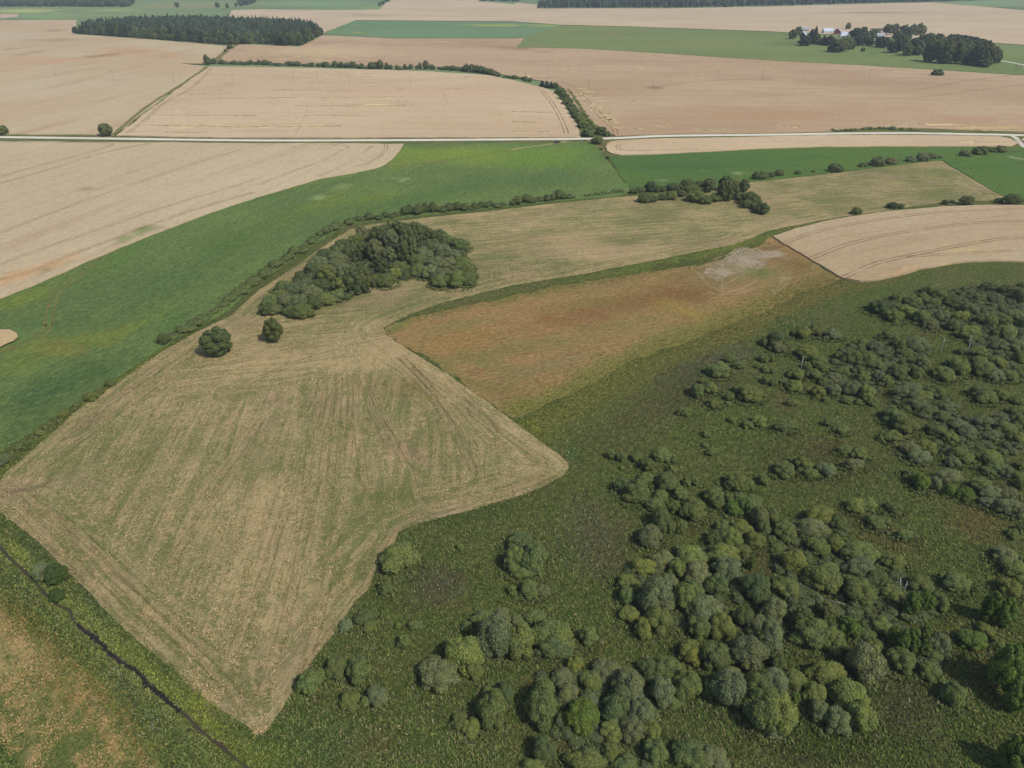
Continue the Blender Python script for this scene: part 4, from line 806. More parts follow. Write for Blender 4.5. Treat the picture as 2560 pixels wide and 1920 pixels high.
def trees(crop, place, items, group, noun='tree', name='broadleaf_tree', single=False):
    """items: (cx, cy, w, h, tone, kind) kind: T broadleaf, B birch, S spruce"""
    px = sorted(range(len(items)), key=lambda i: items[i][0]); rank = {j: i for i, j in enumerate(px)}
    for i, (cx, cy, w_, h_, tn, kd) in enumerate(items):
        gx, gy = K(crop, cx, cy); s = CROPS[crop][2]; w2 = w_ / s; h2 = h_ / s
        x, y, t = G(gx, gy + h2 * .42, 0)
        top = gy - h2 / 2; H_ = 3.0
        for _ in range(12):
            e = to_px(x, y, H_)[1] - top; H_ = min(30, max(2.0, H_ + e / (F_PX * CT / t)))
        wid = w2 * t / F_PX * (1.38 if group == GF else 1.12)
        lib, wf, tk = {'T': (TREE, .98, TRUNK), 'B': (BIRCH, .66, BTRUNK), 'S': (SPRUCE, .42, [STRUNK]), 'F': (FARB, .98, TRUNK)}[kd]
        k = max(.55, min(2.2, wid / (H_ * wf * .95)))
        nm = {'T': name, 'F': name, 'B': 'birch_tree', 'S': 'spruce_tree'}[kd]; nn = {'T': noun, 'F': noun, 'B': 'birch tree', 'S': 'spruce tree'}[kd]
        rz = rb.uniform(0, 6.28)
        r_ = empty(nm, (x, y, 0), rz); r_.scale = (H_ * k, H_ * k, H_)
        c_ = link('crown', rb.choice(lib), r_); c_.color = tone(tn, rb, 1.02 if group == GC else 1.0)
        link('trunk', rb.choice(tk), r_)
        if len(items) == 1: lab = f"{TWORD[tn]} {nn} {place}"
        else: lab = f"{'tall ' if H_ > 9 else ''}{TWORD[tn]} {nn}, {ORD[rank[i]]} from left {place}"
        tag(r_, lab, {'B': 'birch', 'S': 'spruce'}.get(kd, 'tree'), group)

GF = 'trees round the farmstead'; GC = 'trees of the copse in the mown meadow'
GW = 'willow bushes scattered over the marsh'
bushes('b2', 'on the straight edge of the mown meadow', [(870, 380, 240, 180, 'g'), (790, 560, 90, 90, 'g'), (550, 785, 85, 75, 's'), (665, 740, 150, 95, 'd'), (690, 800, 100, 70, 'g'), (320, 1140, 150, 150, 'g'), (400, 1090, 70, 70, 'g')], GW)
bushes('b2', 'in the group of five near the meadow tip', [(490, 1050, 140, 130, 'd'), (620, 1055, 150, 180, 'g'), (570, 1250, 130, 110, 'g'), (740, 1220, 140, 130, 's'), (665, 1255, 60, 60, 'y')], GW)
bushes('b2', 'among small shoots in open marsh', [(865, 790, 40, 40, 'g'), (900, 890, 80, 80, 'g'), (970, 790, 90, 60, 'g'), (1245, 310, 48, 42, 'b')], GW)
bushes('b2', 'in the clump of rounded domes', [(1265, 960, 240, 230, 'y'), (1120, 1090, 250, 220, 's'), (1455, 860, 230, 250, 's'), (1390, 750, 150, 110, 'g'), (1500, 740, 110, 110, 's'), (1290, 795, 80, 60, 'd'), (1330, 1060, 110, 120, 'g')], GW)
bushes('b2', 'below the clump of domes', [(1440, 1295, 180, 230, 'g'), (1420, 1205, 110, 90, 'g'), (1520, 1190, 90, 130, 'd'), (1240, 1375, 110, 100, 'g'), (1310, 1410, 130, 120, 'y')], GW)
bushes('b3', 'in the dark cluster by pale flowers', [(50, 280, 170, 130, 'd'), (20, 390, 150, 160, 'g'), (130, 380, 170, 200, 'g'), (60, 460, 160, 90, 'g'), (110, 570, 130, 110, 'g'), (190, 580, 90, 80, 's'), (0, 575, 60, 60, 'g')], GW)
bushes('b3', 'in the wide thicket left of the path gap', [(140, 740, 130, 95, 'g'), (45, 880, 190, 220, 'g'), (240, 850, 280, 190, 'g'), (250, 930, 230, 130, 'd'), (465, 850, 120, 120, 'g'), (30, 760, 90, 70, 's'), (380, 1030, 110, 110, 'y')], GW)
bushes('b3', 'in the big thicket at bottom centre', [(310, 1110, 140, 120, 's'), (580, 1070, 190, 160, 's'), (485, 1130, 140, 130, 'g'), (180, 1290, 190, 250, 'g'), (345, 1200, 150, 140, 's'), (420, 1340, 250, 190, 'b'), (710, 1170, 220, 220, 's'), (640, 1290, 200, 190, 'd'), (785, 1320, 150, 170, 's'), (620, 1420, 180, 130, 'g'), (740, 1430, 160, 160, 's'), (850, 1440, 120, 160, 'y'), (870, 1560, 160, 160, 'g'), (600, 1560, 110, 110, 'g'), (690, 1630, 160, 110, 'g'), (450, 1620, 250, 100, 'g'), (200, 1180, 120, 120, 'g'), (470, 1250, 130, 110, 's')], GW)
bushes('b3', 'standing alone near the bottom edge', [(200, 1550, 150, 170, 'd')], GW)
bushes('b3', 'at the very bottom, left of the thicket', [(130, 1640, 140, 70, 'g')], GW)
bushes('b3', 'in the arc right of the big thicket', [(830, 1050, 130, 120, 'd'), (950, 1080, 220, 190, 'g'), (1060, 1150, 180, 190, 'g'), (920, 1190, 160, 170, 's'), (870, 1120, 110, 100, 'g'), (990, 1250, 110, 90, 'g')], GW)
bushes('b3', 'in the pair of round domes', [(1090, 950, 160, 150, 'y'), (1230, 975, 170, 190, 'd')], GW)
bushes('b3', 'in the trio right of the arc', [(1195, 1190, 80, 130, 'd'), (1320, 1180, 200, 230, 's'), (1340, 1090, 150, 90, 's')], GW)
bushes('b3', 'on the bottom edge right of centre', [(1090, 1575, 220, 200, 'g'), (1220, 1600, 200, 150, 's')], GW)
bushes('b3', 'on the left rim of the central thicket', [(800, 430, 160, 110, 'y'), (700, 530, 130, 110, 'y'), (880, 620, 210, 230, 's'), (720, 720, 130, 110, 'y'), (800, 810, 110, 130, 'y'), (900, 750, 180, 170, 'g'), (955, 520, 100, 100, 's'), (700, 610, 90, 110, 'g')], GW)
bushes('b3', 'in the middle of the central thicket', [(920, 390, 150, 120, 's'), (1090, 370, 190, 130, 'y'), (1010, 440, 120, 120, 'g'), (1130, 480, 180, 160, 's'), (1250, 550, 150, 160, 'g'), (1060, 630, 140, 170, 'g'), (1180, 690, 240, 190, 's'), (1270, 800, 170, 170, 'y'), (1140, 800, 160, 150, 'g'), (1120, 570, 120, 110, 'g')], GW)
bushes('b3', 'in the upper patch of the marsh centre', [(880, 60, 130, 90, 'g'), (990, 70, 80, 90, 'y'), (1100, 80, 160, 140, 'g'), (910, 150, 120, 150, 'd'), (1035, 190, 75, 80, 'd'), (840, 245, 150, 140, 's'), (965, 190, 70, 80, 'g'), (740, 10, 130, 60, 'g'), (850, 300, 80, 60, 'g')], GW)
bushes('b3', 'in the upper right knot of bushes', [(1250, 30, 110, 95, 'g'), (1355, 80, 105, 90, 'b'), (1450, 60, 130, 130, 'g'), (1510, 130, 100, 130, 's'), (1330, 10, 60, 50, 'y'), (1280, 190, 100, 90, 'g'), (1235, 260, 110, 100, 'd'), (1340, 260, 140, 130, 'y'), (1400, 200, 130, 100, 'y'), (1480, 270, 120, 120, 'y'), (1535, 200, 80, 100, 'g')], GW)
bushes('b3', 'right of centre above the small gap', [(1290, 360, 210, 110, 'y'), (1310, 440, 200, 170, 's'), (1410, 330, 100, 80, 'g')], GW)
bushes('b3', 'by the dark tree shadow', [(1480, 560, 190, 180, 'd'), (1410, 740, 120, 130, 'd'), (1500, 790, 150, 140, 's')], GW)
bushes('b3', 'in the heavy clump low right of centre', [(1430, 960, 230, 220, 's'), (1530, 880, 110, 120, 'g'), (1500, 1150, 160, 170, 'g'), (1520, 1310, 200, 270, 'g')], GW)
bushes('b4', 'at the left end of the eastern thicket', [(15, 120, 90, 140, 'g'), (100, 210, 140, 130, 'g'), (270, 200, 190, 110, 's'), (310, 115, 200, 110, 'y'), (430, 165, 100, 90, 'g'), (20, 270, 60, 60, 'y'), (310, 310, 140, 120, 'y'), (410, 300, 110, 110, 'y'), (155, 400, 160, 150, 'y'), (110, 560, 170, 140, 'g'), (50, 320, 80, 60, 'g')], GW)
bushes('b4', 'beside the pair of dead birch stems', [(560, 350, 230, 130, 'g'), (770, 400, 160, 90, 'g'), (560, 440, 200, 90, 's'), (660, 510, 160, 110, 'd'), (750, 590, 140, 110, 'g'), (930, 540, 170, 130, 'g'), (1040, 640, 100, 130, 'g')], GW)
bushes('b4', 'by the fallen birch log', [(340, 490, 240, 190, 'g'), (470, 520, 90, 100, 'g'), (560, 590, 190, 170, 'g'), (40, 700, 150, 160, 's'), (20, 850, 150, 200, 's'), (300, 850, 300, 190, 'g'), (230, 810, 150, 140, 'g'), (390, 880, 150, 160, 'g')], GW)
bushes('b4', 'in the mixed thicket with young birches', [(690, 790, 150, 120, 'g'), (600, 850, 120, 100, 'g'), (600, 1010, 220, 230, 's'), (810, 1000, 170, 160, 'g'), (1000, 970, 130, 100, 'g'), (1040, 910, 150, 150, 's'), (980, 1070, 130, 120, 'g'), (640, 910, 120, 90, 'g')], GW)
bushes('b4', 'in the broad mass at bottom right', [(50, 1010, 110, 110, 'd'), (30, 1140, 150, 170, 's'), (60, 1330, 230, 240, 'y'), (160, 1115, 140, 120, 'y'), (350, 1080, 230, 140, 'y'), (290, 1200, 140, 130, 'y'), (500, 1220, 230, 190, 'y'), (570, 1340, 190, 190, 'y'), (310, 1310, 120, 140, 's'), (420, 1370, 170, 170, 's'), (420, 1180, 130, 110, 'g'), (30, 1440, 130, 90, 's')], GW)
bushes('b4', 'right of the broad mass', [(1130, 1210, 130, 150, 'g'), (1080, 1150, 70, 60, 'd')], GW)
bushes('b4', 'beside the tall trees at the right', [(1250, 880, 180, 130, 'b'), (1320, 815, 120, 90, 'y'), (1400, 890, 90, 70, 'g'), (1540, 1150, 100, 90, 's')], GW)
bushes('b4', 'at the right margin of the marsh', [(1150, 530, 180, 120, 'g'), (1060, 500, 60, 60, 'g'), (1450, 370, 160, 120, 's'), (1500, 440, 150, 120, 'g'), (1470, 560, 130, 120, 'y'), (1545, 410, 70, 80, 'g'), (1490, 230, 80, 70, 'g'), (1545, 200, 60, 70, 's')], GW)
bushes('b4', 'in the small loose group up right', [(540, 60, 130, 90, 'y'), (605, 50, 110, 90, 'y'), (765, 70, 110, 80, 'd'), (650, 160, 120, 90, 'g'), (720, 155, 60, 60, 'g'), (830, 235, 110, 60, 'g')], GW)
bushes('k3', 'in the upper row beside the fallow', [(1780, 500, 210, 140, 'g'), (1715, 520, 85, 75, 'y'), (1965, 460, 120, 65, 'g'), (1600, 680, 110, 140, 'g'), (1720, 660, 130, 100, 'g'), (1650, 595, 90, 45, 'g'), (1740, 790, 130, 90, 'g'), (1490, 860, 140, 85, 'g')], GW)
bushes('k3', 'on the upper slope of the marsh', [(2050, 705, 220, 150, 'g'), (1880, 730, 90, 80, 'g'), (1960, 665, 110, 70, 'g'), (1870, 795, 60, 45, 'g'), (2130, 940, 150, 110, 'y'), (2030, 970, 100, 80, 'y'), (1900, 930, 65, 60, 's'), (1680, 1050, 95, 70, 'g'), (1725, 1210, 110, 70, 'y'), (1670, 1150, 60, 50, 'g'), (1880, 400, 110, 60, 'd')], GW)
bushes('k3', 'at the upper tip of the central thicket', [(855, 1230, 80, 90, 'g'), (945, 1250, 100, 100, 'd'), (1075, 1250, 110, 90, 'g'), (1170, 1320, 130, 130, 'g'), (1300, 1240, 170, 130, 'g'), (1380, 1360, 80, 80, 'g'), (950, 1345, 55, 40, 'd'), (1395, 1270, 60, 100, 'b')], GW)
bushes('k3', 'in the dark knot near the meadow corner', [(950, 1500, 140, 140, 'd'), (1080, 1550, 230, 210, 'g'), (1160, 1440, 150, 110, 'g'), (1340, 1470, 200, 170, 'g'), (1450, 1570, 130, 120, 'g'), (1510, 1470, 80, 80, 'y'), (1580, 1460, 80, 80, 'y'), (1290, 1590, 140, 100, 'g')], GW)
bushes('k3', 'in the row of rounded bushes', [(1930, 1470, 220, 160, 'g'), (2040, 1500, 110, 110, 'd'), (1745, 1590, 170, 150, 'g'), (1880, 1620, 80, 100, 'y'), (1980, 1610, 120, 100, 'g'), (2090, 1630, 150, 110, 'y'), (2170, 1450, 80, 100, 'g')], GW)
bushes('k3', 'along the right edge of the slope', [(2180, 255, 70, 100, 'd'), (2180, 400, 100, 80, 'g'), (2195, 500, 80, 60, 'y'), (2190, 590, 60, 80, 'g'), (2130, 465, 80, 35, 'g')], GW)
bushes('k4', 'at the western end of the upper thicket', [(70, 650, 150, 150, 'd'), (130, 610, 100, 90, 'y'), (290, 590, 160, 120, 'y'), (420, 570, 150, 110, 'g'), (560, 610, 160, 100, 's'), (90, 720, 150, 110, 's'), (20, 810, 70, 80, 'y'), (40, 915, 90, 65, 'g')], GW)
bushes('k4', 'round the left dead birch stem', [(340, 770, 190, 130, 'y'), (430, 840, 150, 120, 'g'), (240, 950, 150, 110, 'g'), (390, 950, 130, 100, 'g'), (335, 880, 80, 70, 'd')], GW)
bushes('k4', 'in the bright fringe below the dead stem', [(50, 1025, 80, 75, 'y'), (130, 1015, 80, 60, 'y'), (230, 1055, 150, 105, 'y'), (440, 1105, 130, 110, 'y'), (500, 1175, 60, 50, 'g'), (210, 1200, 110, 60, 'g')], GW)
bushes('k4', 'in the long grey thicket', [(560, 990, 160, 110, 's'), (640, 930, 130, 80, 's'), (570, 1090, 130, 110, 's'), (720, 1080, 160, 140, 's'), (850, 1120, 130, 150, 'y'), (900, 1190, 110, 80, 'y'), (690, 1180, 110, 60, 's'), (785, 1190, 80, 60, 'g'), (480, 900, 110, 70, 's'), (480, 1010, 100, 80, 's')], GW)
bushes('k4', 'in the dark middle of the upper thicket', [(730, 810, 190, 150, 'd'), (860, 830, 150, 140, 'g'), (610, 790, 90, 80, 'd'), (800, 680, 150, 80, 's'), (930, 720, 130, 100, 's'), (830, 980, 130, 110, 'g'), (950, 970, 120, 120, 's'), (1020, 1010, 110, 100, 's'), (950, 870, 120, 80, 's')], GW)
bushes('k4', 'left of the leaning dead stem', [(1140, 690, 150, 120, 'g'), (1280, 700, 220, 130, 's'), (1190, 770, 150, 80, 'g'), (1130, 940, 140, 130, 'g'), (1280, 940, 110, 120, 'g'), (1340, 860, 110, 130, 's'), (1260, 850, 100, 80, 's')], GW)
bushes('k4', 'on its own above the clearing', [(1050, 610, 160, 95, 'g')], GW)
bushes('k4', 'along the top of the thicket', [(960, 375, 200, 130, 'd'), (1080, 450, 150, 120, 'y'), (1200, 410, 170, 120, 'y'), (1330, 460, 150, 120, 'g'), (1130, 290, 130, 90, 'g'), (1250, 320, 160, 100, 'g'), (1410, 215, 170, 70, 'g'), (1340, 285, 120, 65, 'g'), (1480, 260, 140, 60, 'g'), (1590, 330, 180, 110, 'd'), (1440, 335, 130, 70, 'g'), (1400, 520, 130, 100, 's'), (1500, 450, 140, 110, 's'), (1660, 450, 150, 90, 'y'), (1600, 530, 110, 110, 'g')], GW)
bushes('k4', 'round the upright dead birch stem', [(1740, 600, 210, 110, 'y'), (1680, 750, 120, 50, 'y'), (1820, 760, 150, 110, 'y'), (1860, 900, 220, 150, 'g'), (1980, 850, 160, 120, 'y'), (2080, 960, 140, 110, 'g'), (1960, 960, 160, 110, 's'), (2150, 920, 80, 80, 'y'), (1830, 840, 120, 90, 'g')], GW)
bushes('k4', 'in the far right corner of the thicket', [(1740, 390, 160, 120, 's'), (1900, 480, 170, 130, 'g'), (2040, 480, 150, 110, 'g'), (2050, 590, 190, 120, 'g'), (1830, 300, 130, 70, 'g'), (1960, 300, 160, 80, 's'), (1910, 190, 160, 60, 'd'), (2060, 225, 160, 90, 'd'), (2160, 280, 100, 120, 'd'), (2190, 185, 70, 60, 'd'), (2120, 440, 150, 100, 's'), (2190, 520, 80, 130, 'd'), (2000, 710, 150, 120, 's'), (2130, 700, 160, 130, 's'), (2165, 800, 100, 110, 'g')], GW)
bushes('k4', 'in the grey group by the clearing', [(1520, 950, 190, 140, 'g'), (1650, 890, 170, 150, 'g'), (1580, 860, 120, 80, 's')], GW)
bushes('k4', 'in the strip at the right edge', [(1830, 1100, 190, 85, 'd'), (1890, 1160, 190, 90, 'g'), (2010, 1130, 130, 110, 'g'), (2150, 1180, 110, 80, 'd'), (2140, 1265, 150, 90, 'g')], GW)
bushes('k4', 'in the middle band of the eastern thicket', [(1210, 1105, 250, 110, 's'), (1340, 1150, 190, 110, 'g'), (1450, 1110, 180, 130, 'g'), (1290, 1210, 200, 100, 's'), (1540, 1230, 150, 100, 's'), (1400, 1270, 160, 90, 'd'), (1510, 1320, 150, 100, 'g')], GW)
bushes('k4', 'in the group of big domes', [(1090, 1310, 220, 150, 'g'), (1180, 1390, 210, 170, 'g'), (1080, 1490, 160, 120, 'g'), (975, 1510, 60, 60, 'd')], GW)
bushes('k4', 'in the lower right thicket band', [(1450, 1440, 160, 110, 'g'), (1640, 1390, 150, 110, 's'), (1720, 1450, 170, 130, 's'), (1570, 1500, 150, 120, 'y'), (1850, 1360, 170, 110, 's'), (2010, 1330, 160, 100, 's'), (2150, 1340, 120, 130, 'g'), (2050, 1420, 190, 110, 'g'), (2150, 1500, 130, 110, 'g'), (1930, 1490, 160, 110, 's')], GW)
bushes('g4', 'in the band below the big domes', [(1370, 130, 190, 130, 'y'), (1230, 150, 170, 120, 's'), (1310, 220, 200, 120, 's'), (1640, 180, 180, 110, 'g'), (1720, 230, 140, 110, 'y'), (1590, 260, 120, 110, 's'), (1910, 220, 190, 130, 'y'), (1980, 300, 180, 130, 'g'), (2060, 340, 160, 110, 's'), (1900, 340, 130, 100, 'g'), (2150, 380, 120, 100, 'g'), (2180, 450, 90, 100, 'd'), (2180, 290, 90, 80, 's')], GW)
bushes('g4', 'in the lower fringe of that band', [(1240, 370, 150, 110, 'g'), (1330, 430, 160, 160, 'b'), (1440, 440, 110, 130, 's'), (1560, 390, 220, 110, 's'), (1570, 500, 120, 110, 'b'), (1700, 540, 150, 130, 'b'), (1840, 450, 190, 90, 'g'), (1930, 530, 200, 130, 's'), (2060, 530, 180, 120, 's'), (2060, 640, 230, 150, 's'), (2160, 680, 150, 140, 's'), (1900, 610, 160, 100, 's')], GW)
bushes('k4', 'alone in the open marsh grass', [(150, 1400, 190, 110, 'g')], GW)
bushes('k4', 'in the lone pair east of centre', [(540, 1370, 140, 75, 'g'), (630, 1430, 140, 90, 'g')], GW)
bushes('g4', 'in the small group in open marsh', [(670, 160, 150, 90, 'g'), (790, 180, 160, 110, 'g'), (740, 280, 180, 110, 's')], GW)
bushes('g4', 'in the trio left of the open marsh', [(140, 320, 180, 150, 'g'), (310, 280, 160, 140, 'g'), (370, 360, 130, 90, 'g'), (510, 320, 160, 130, 's'), (210, 240, 110, 70, 's')], GW)
# the few trees of the marsh
GT = 'young trees standing among the marsh bushes'
trees('b4', 'beside the dead birch stems', [(850, 660, 100, 150, 'b', 'B'), (915, 640, 80, 140, 'b', 'B'), (965, 660, 70, 100, 'b', 'B')], GT)
trees('b4', 'above the broad green mass', [(190, 745, 140, 120, 'd', 'B'), (340, 700, 110, 100, 'd', 'B'), (470, 825, 150, 140, 'b', 'B'), (150, 1245, 70, 90, 'b', 'B')], GT)
trees('b4', 'in the thicket of young birches', [(740, 850, 80, 110, 'b', 'B'), (790, 890, 90, 150, 'b', 'B'), (860, 860, 90, 110, 'b', 'B'), (930, 850, 80, 120, 'b', 'B'), (870, 920, 80, 100, 'b', 'B'), (935, 930, 80, 100, 'b', 'B')], GT)
trees('b4', 'casting long shadows at the right edge', [(1325, 680, 120, 190, 'b', 'B'), (1410, 710, 110, 170, 'b', 'T'), (1385, 1060, 150, 280, 'b', 'T'), (1460, 1030, 140, 250, 'b', 'B'), (1480, 1230, 130, 160, 'b', 'T'), (1460, 1580, 170, 200, 'b', 'T')], GT)
trees('b3', 'right of the small gap', [(1450, 410, 60, 90, 'b', 'B')], GT)
trees('m4', 'at the clearing', [(0, 0, 1, 1, 'b', 'B')], GT) if False else None

GS = 'bushes and shrubs along the ditch'
bushes('b1', 'standing on the ditch bank', [(248, 462, 95, 115, 's'), (342, 476, 132, 138, 'e'), (350, 606, 98, 92, 'e')], GS, noun='bush', name='shrub')
trees('k1', 'alone in the mown meadow, the broader one', [(1892, 255, 265, 230, 'c', 'T')], 'lone trees in the mown meadow')
trees('k2', 'alone in the mown meadow, the narrow one', [(160, 160, 160, 215, 'c', 'T')], 'lone trees in the mown meadow')
bushes('k1', 'alone at the end of the hedge', [(1415, 238, 110, 95, 'd')], GS, noun='bush', name='shrub')
bushes('k1', 'on the weedy strip left of the hedge', [(550, 885, 95, 65, 'y'), (335, 1045, 80, 50, 'y'), (160, 1165, 85, 60, 'g'), (25, 1275, 105, 100, 's'), (780, 730, 140, 90, 'y'), (860, 680, 95, 65, 'g'), (955, 612, 105, 65, 'g')], GS, noun='bush', name='shrub')

# ------------------------------------------------------------------ copse in the mown meadow
GF = 'trees round the farmstead'
GC = 'trees of the copse in the mown meadow'
m2t = [(920, 850, 110, 160, 's', 'T'), (1240, 830, 150, 200, 'd', 'T'), (1320, 930, 150, 300, 'd', 'T'), (1390, 850, 130, 220, 'd', 'T'), (1060, 870, 160, 180, 'd', 'T'), (1170, 900, 140, 180, 's', 'T'), (1480, 860, 110, 130, 'd', 'T'),
       (1080, 1120, 130, 160, 'c', 'T'), (1040, 1000, 150, 220, 's', 'T'), (1160, 1040, 130, 160, 's', 'T'), (930, 1000, 130, 150, 'd', 'T'), (620, 1200, 180, 170, 'g', 'T'), (850, 1250, 190, 260, 'd', 'T'), (945, 1250, 130, 250, 'd', 'T'), (740, 1300, 150, 170, 'g', 'T'), (1280, 1020, 110, 200, 'd', 'B'), (1360, 1000, 100, 160, 's', 'B')]
trees('m2', 'in the meadow copse', m2t, GC, single=True)
bushes('m2', 'in the back of the meadow copse', [(1580, 880, 130, 120, 'd'), (1640, 900, 100, 100, 'g'), (1760, 945, 140, 110, 'g'), (1700, 1040, 120, 100, 's'), (1600, 1000, 160, 130, 's'), (1450, 1030, 180, 130, 's'), (1400, 1090, 130, 110, 'g'), (1540, 1110, 160, 120, 's'), (1520, 950, 140, 110, 'd'), (820, 1010, 150, 140, 'd'), (740, 940, 120, 80, 'd'), (850, 910, 130, 100, 'g'), (740, 1010, 140, 110, 'g'), (600, 1030, 150, 100, 'd'), (700, 1060, 150, 110, 's')], 'bushes of the meadow copse', noun='shrub', name='copse_shrub', grow=1.32)
bushes('m2', 'in the right end of the meadow copse', [(1660, 1120, 160, 120, 's'), (1780, 1110, 160, 120, 'g'), (1830, 1180, 120, 110, 'g'), (1500, 1180, 150, 110, 's'), (1400, 1170, 130, 90, 'g'), (1610, 1200, 150, 110, 's'), (1600, 1260, 150, 100, 'g'), (1720, 1235, 210, 150, 'g'), (1820, 1245, 110, 110, 'g'), (1290, 1210, 75, 65, 'd'), (1200, 1190, 120, 100, 'y'), (1120, 1250, 160, 110, 'g'), (1240, 1140, 160, 75, 'g'), (1045, 1225, 90, 60, 'y'), (1740, 1170, 120, 90, 's')], 'bushes of the meadow copse', noun='shrub', name='copse_shrub', grow=1.32)
bushes('m2', 'in the left end of the meadow copse', [(550, 1110, 170, 120, 's'), (490, 1150, 120, 100, 'd'), (760, 1180, 130, 120, 's'), (680, 1120, 130, 100, 's'), (700, 1380, 140, 90, 'g'), (380, 1210, 80, 80, 'd'), (240, 1310, 150, 90, 'g'), (330, 1330, 140, 100, 's'), (440, 1290, 150, 110, 's'), (560, 1300, 150, 120, 'd'), (480, 1360, 170, 120, 's'), (200, 1390, 150, 110, 'g'), (125, 1440, 140, 120, 'g'), (95, 1505, 130, 100, 'd'), (250, 1430, 150, 120, 's'), (370, 1430, 150, 120, 's'), (520, 1440, 160, 110, 'd'), (610, 1420, 150, 100, 'g'), (290, 1520, 120, 80, 'g'), (400, 1530, 190, 100, 'g'), (170, 1500, 130, 90, 's')], 'bushes of the meadow copse', noun='shrub', name='copse_shrub', grow=1.32)

# ------------------------------------------------------------------ clump at the right of the green fields and the shrubs of the field edges
GE = 'shrubs of the clump between the green field and the mown meadow'
bushes('m3', 'in the back row of the field-edge clump', [(1050, 615, 75, 50, 'd'), (1110, 600, 100, 60, 'g'), (1195, 580, 100, 90, 'd'), (1250, 595, 80, 60, 'd'), (1300, 595, 80, 50, 'd'), (1375, 580, 120, 60, 'd'), (1445, 575, 80, 50, 'g'), (1520, 560, 140, 80, 'd'), (1620, 555, 90, 60, 'g'), (1720, 535, 100, 60, 's'), (1930, 540, 90, 50, 's'), (2140, 480, 140, 80, 'd'), (2195, 480, 60, 60, 'd')], GE, noun='shrub', name='field_shrub')
bushes('m3', 'in the front row of the field-edge clump', [(1150, 680, 140, 75, 'd'), (1225, 680, 75, 65, 'd'), (1290, 670, 100, 60, 'd'), (1375, 655, 115, 80, 'g'), (1460, 635, 95, 60, 'd'), (1550, 610, 160, 90, 'g'), (1590, 665, 170, 110, 'g'), (1680, 695, 120, 75, 'g'), (1760, 670, 110, 80, 'g'), (1970, 665, 90, 70, 'g'), (2070, 690, 170, 120, 'd'), (2030, 730, 120, 60, 'd'), (2160, 765, 140, 110, 'd'), (2110, 750, 100, 70, 'g')], GE, noun='shrub', name='field_shrub')
trees('m3', 'in the field-edge clump', [(1690, 565, 110, 130, 'd', 'T'), (1840, 550, 130, 140, 'd', 'T'), (1810, 620, 110, 190, 'd', 'B'), (1860, 620, 90, 190, 'd', 'B'), (1905, 620, 90, 160, 'd', 'B'), (2000, 570, 90, 120, 'd', 'T')], 'trees of the field-edge clump')
GR = 'shrubs along the edge of the green field'
bushes('m4', 'on the line above the mown field', [(25, 475, 60, 50, 'd'), (92, 460, 100, 60, 'd'), (260, 455, 65, 32, 'd'), (390, 445, 40, 22, 'd'), (590, 415, 140, 50, 'd'), (820, 390, 75, 30, 'd'), (940, 365, 140, 70, 's'), (1070, 357, 110, 60, 's'), (1235, 340, 90, 28, 's'), (1340, 325, 130, 60, 's'), (1420, 315, 90, 50, 's'), (1490, 320, 50, 30, 's')], GR, noun='shrub', name='field_shrub')
bushes('m4', 'on the line near the right edge', [(1705, 290, 100, 36, 's'), (1835, 268, 130, 46, 'd'), (1930, 260, 75, 45, 'd'), (2010, 255, 110, 45, 'd')], GR, noun='shrub', name='field_shrub')
bushes('m4', 'beside the curved ripe field', [(765, 788, 110, 55, 'd'), (1080, 740, 95, 65, 'd'), (1142, 745, 70, 45, 'd'), (1530, 710, 75, 36, 'd'), (1590, 705, 42, 28, 'd'), (1715, 697, 150, 52, 'd'), (1990, 697, 80, 38, 'd'), (2115, 692, 160, 52, 'd')], GR, noun='shrub', name='field_shrub')
bushes('m3', 'on the dry ditch line from the road', [(768, 252, 34, 20, 'd'), (800, 290, 26, 18, 's'), (828, 325, 38, 32, 'd'), (876, 398, 18, 12, 'd'), (628, 178, 20, 12, 'd')], GR, noun='shrub', name='field_shrub')

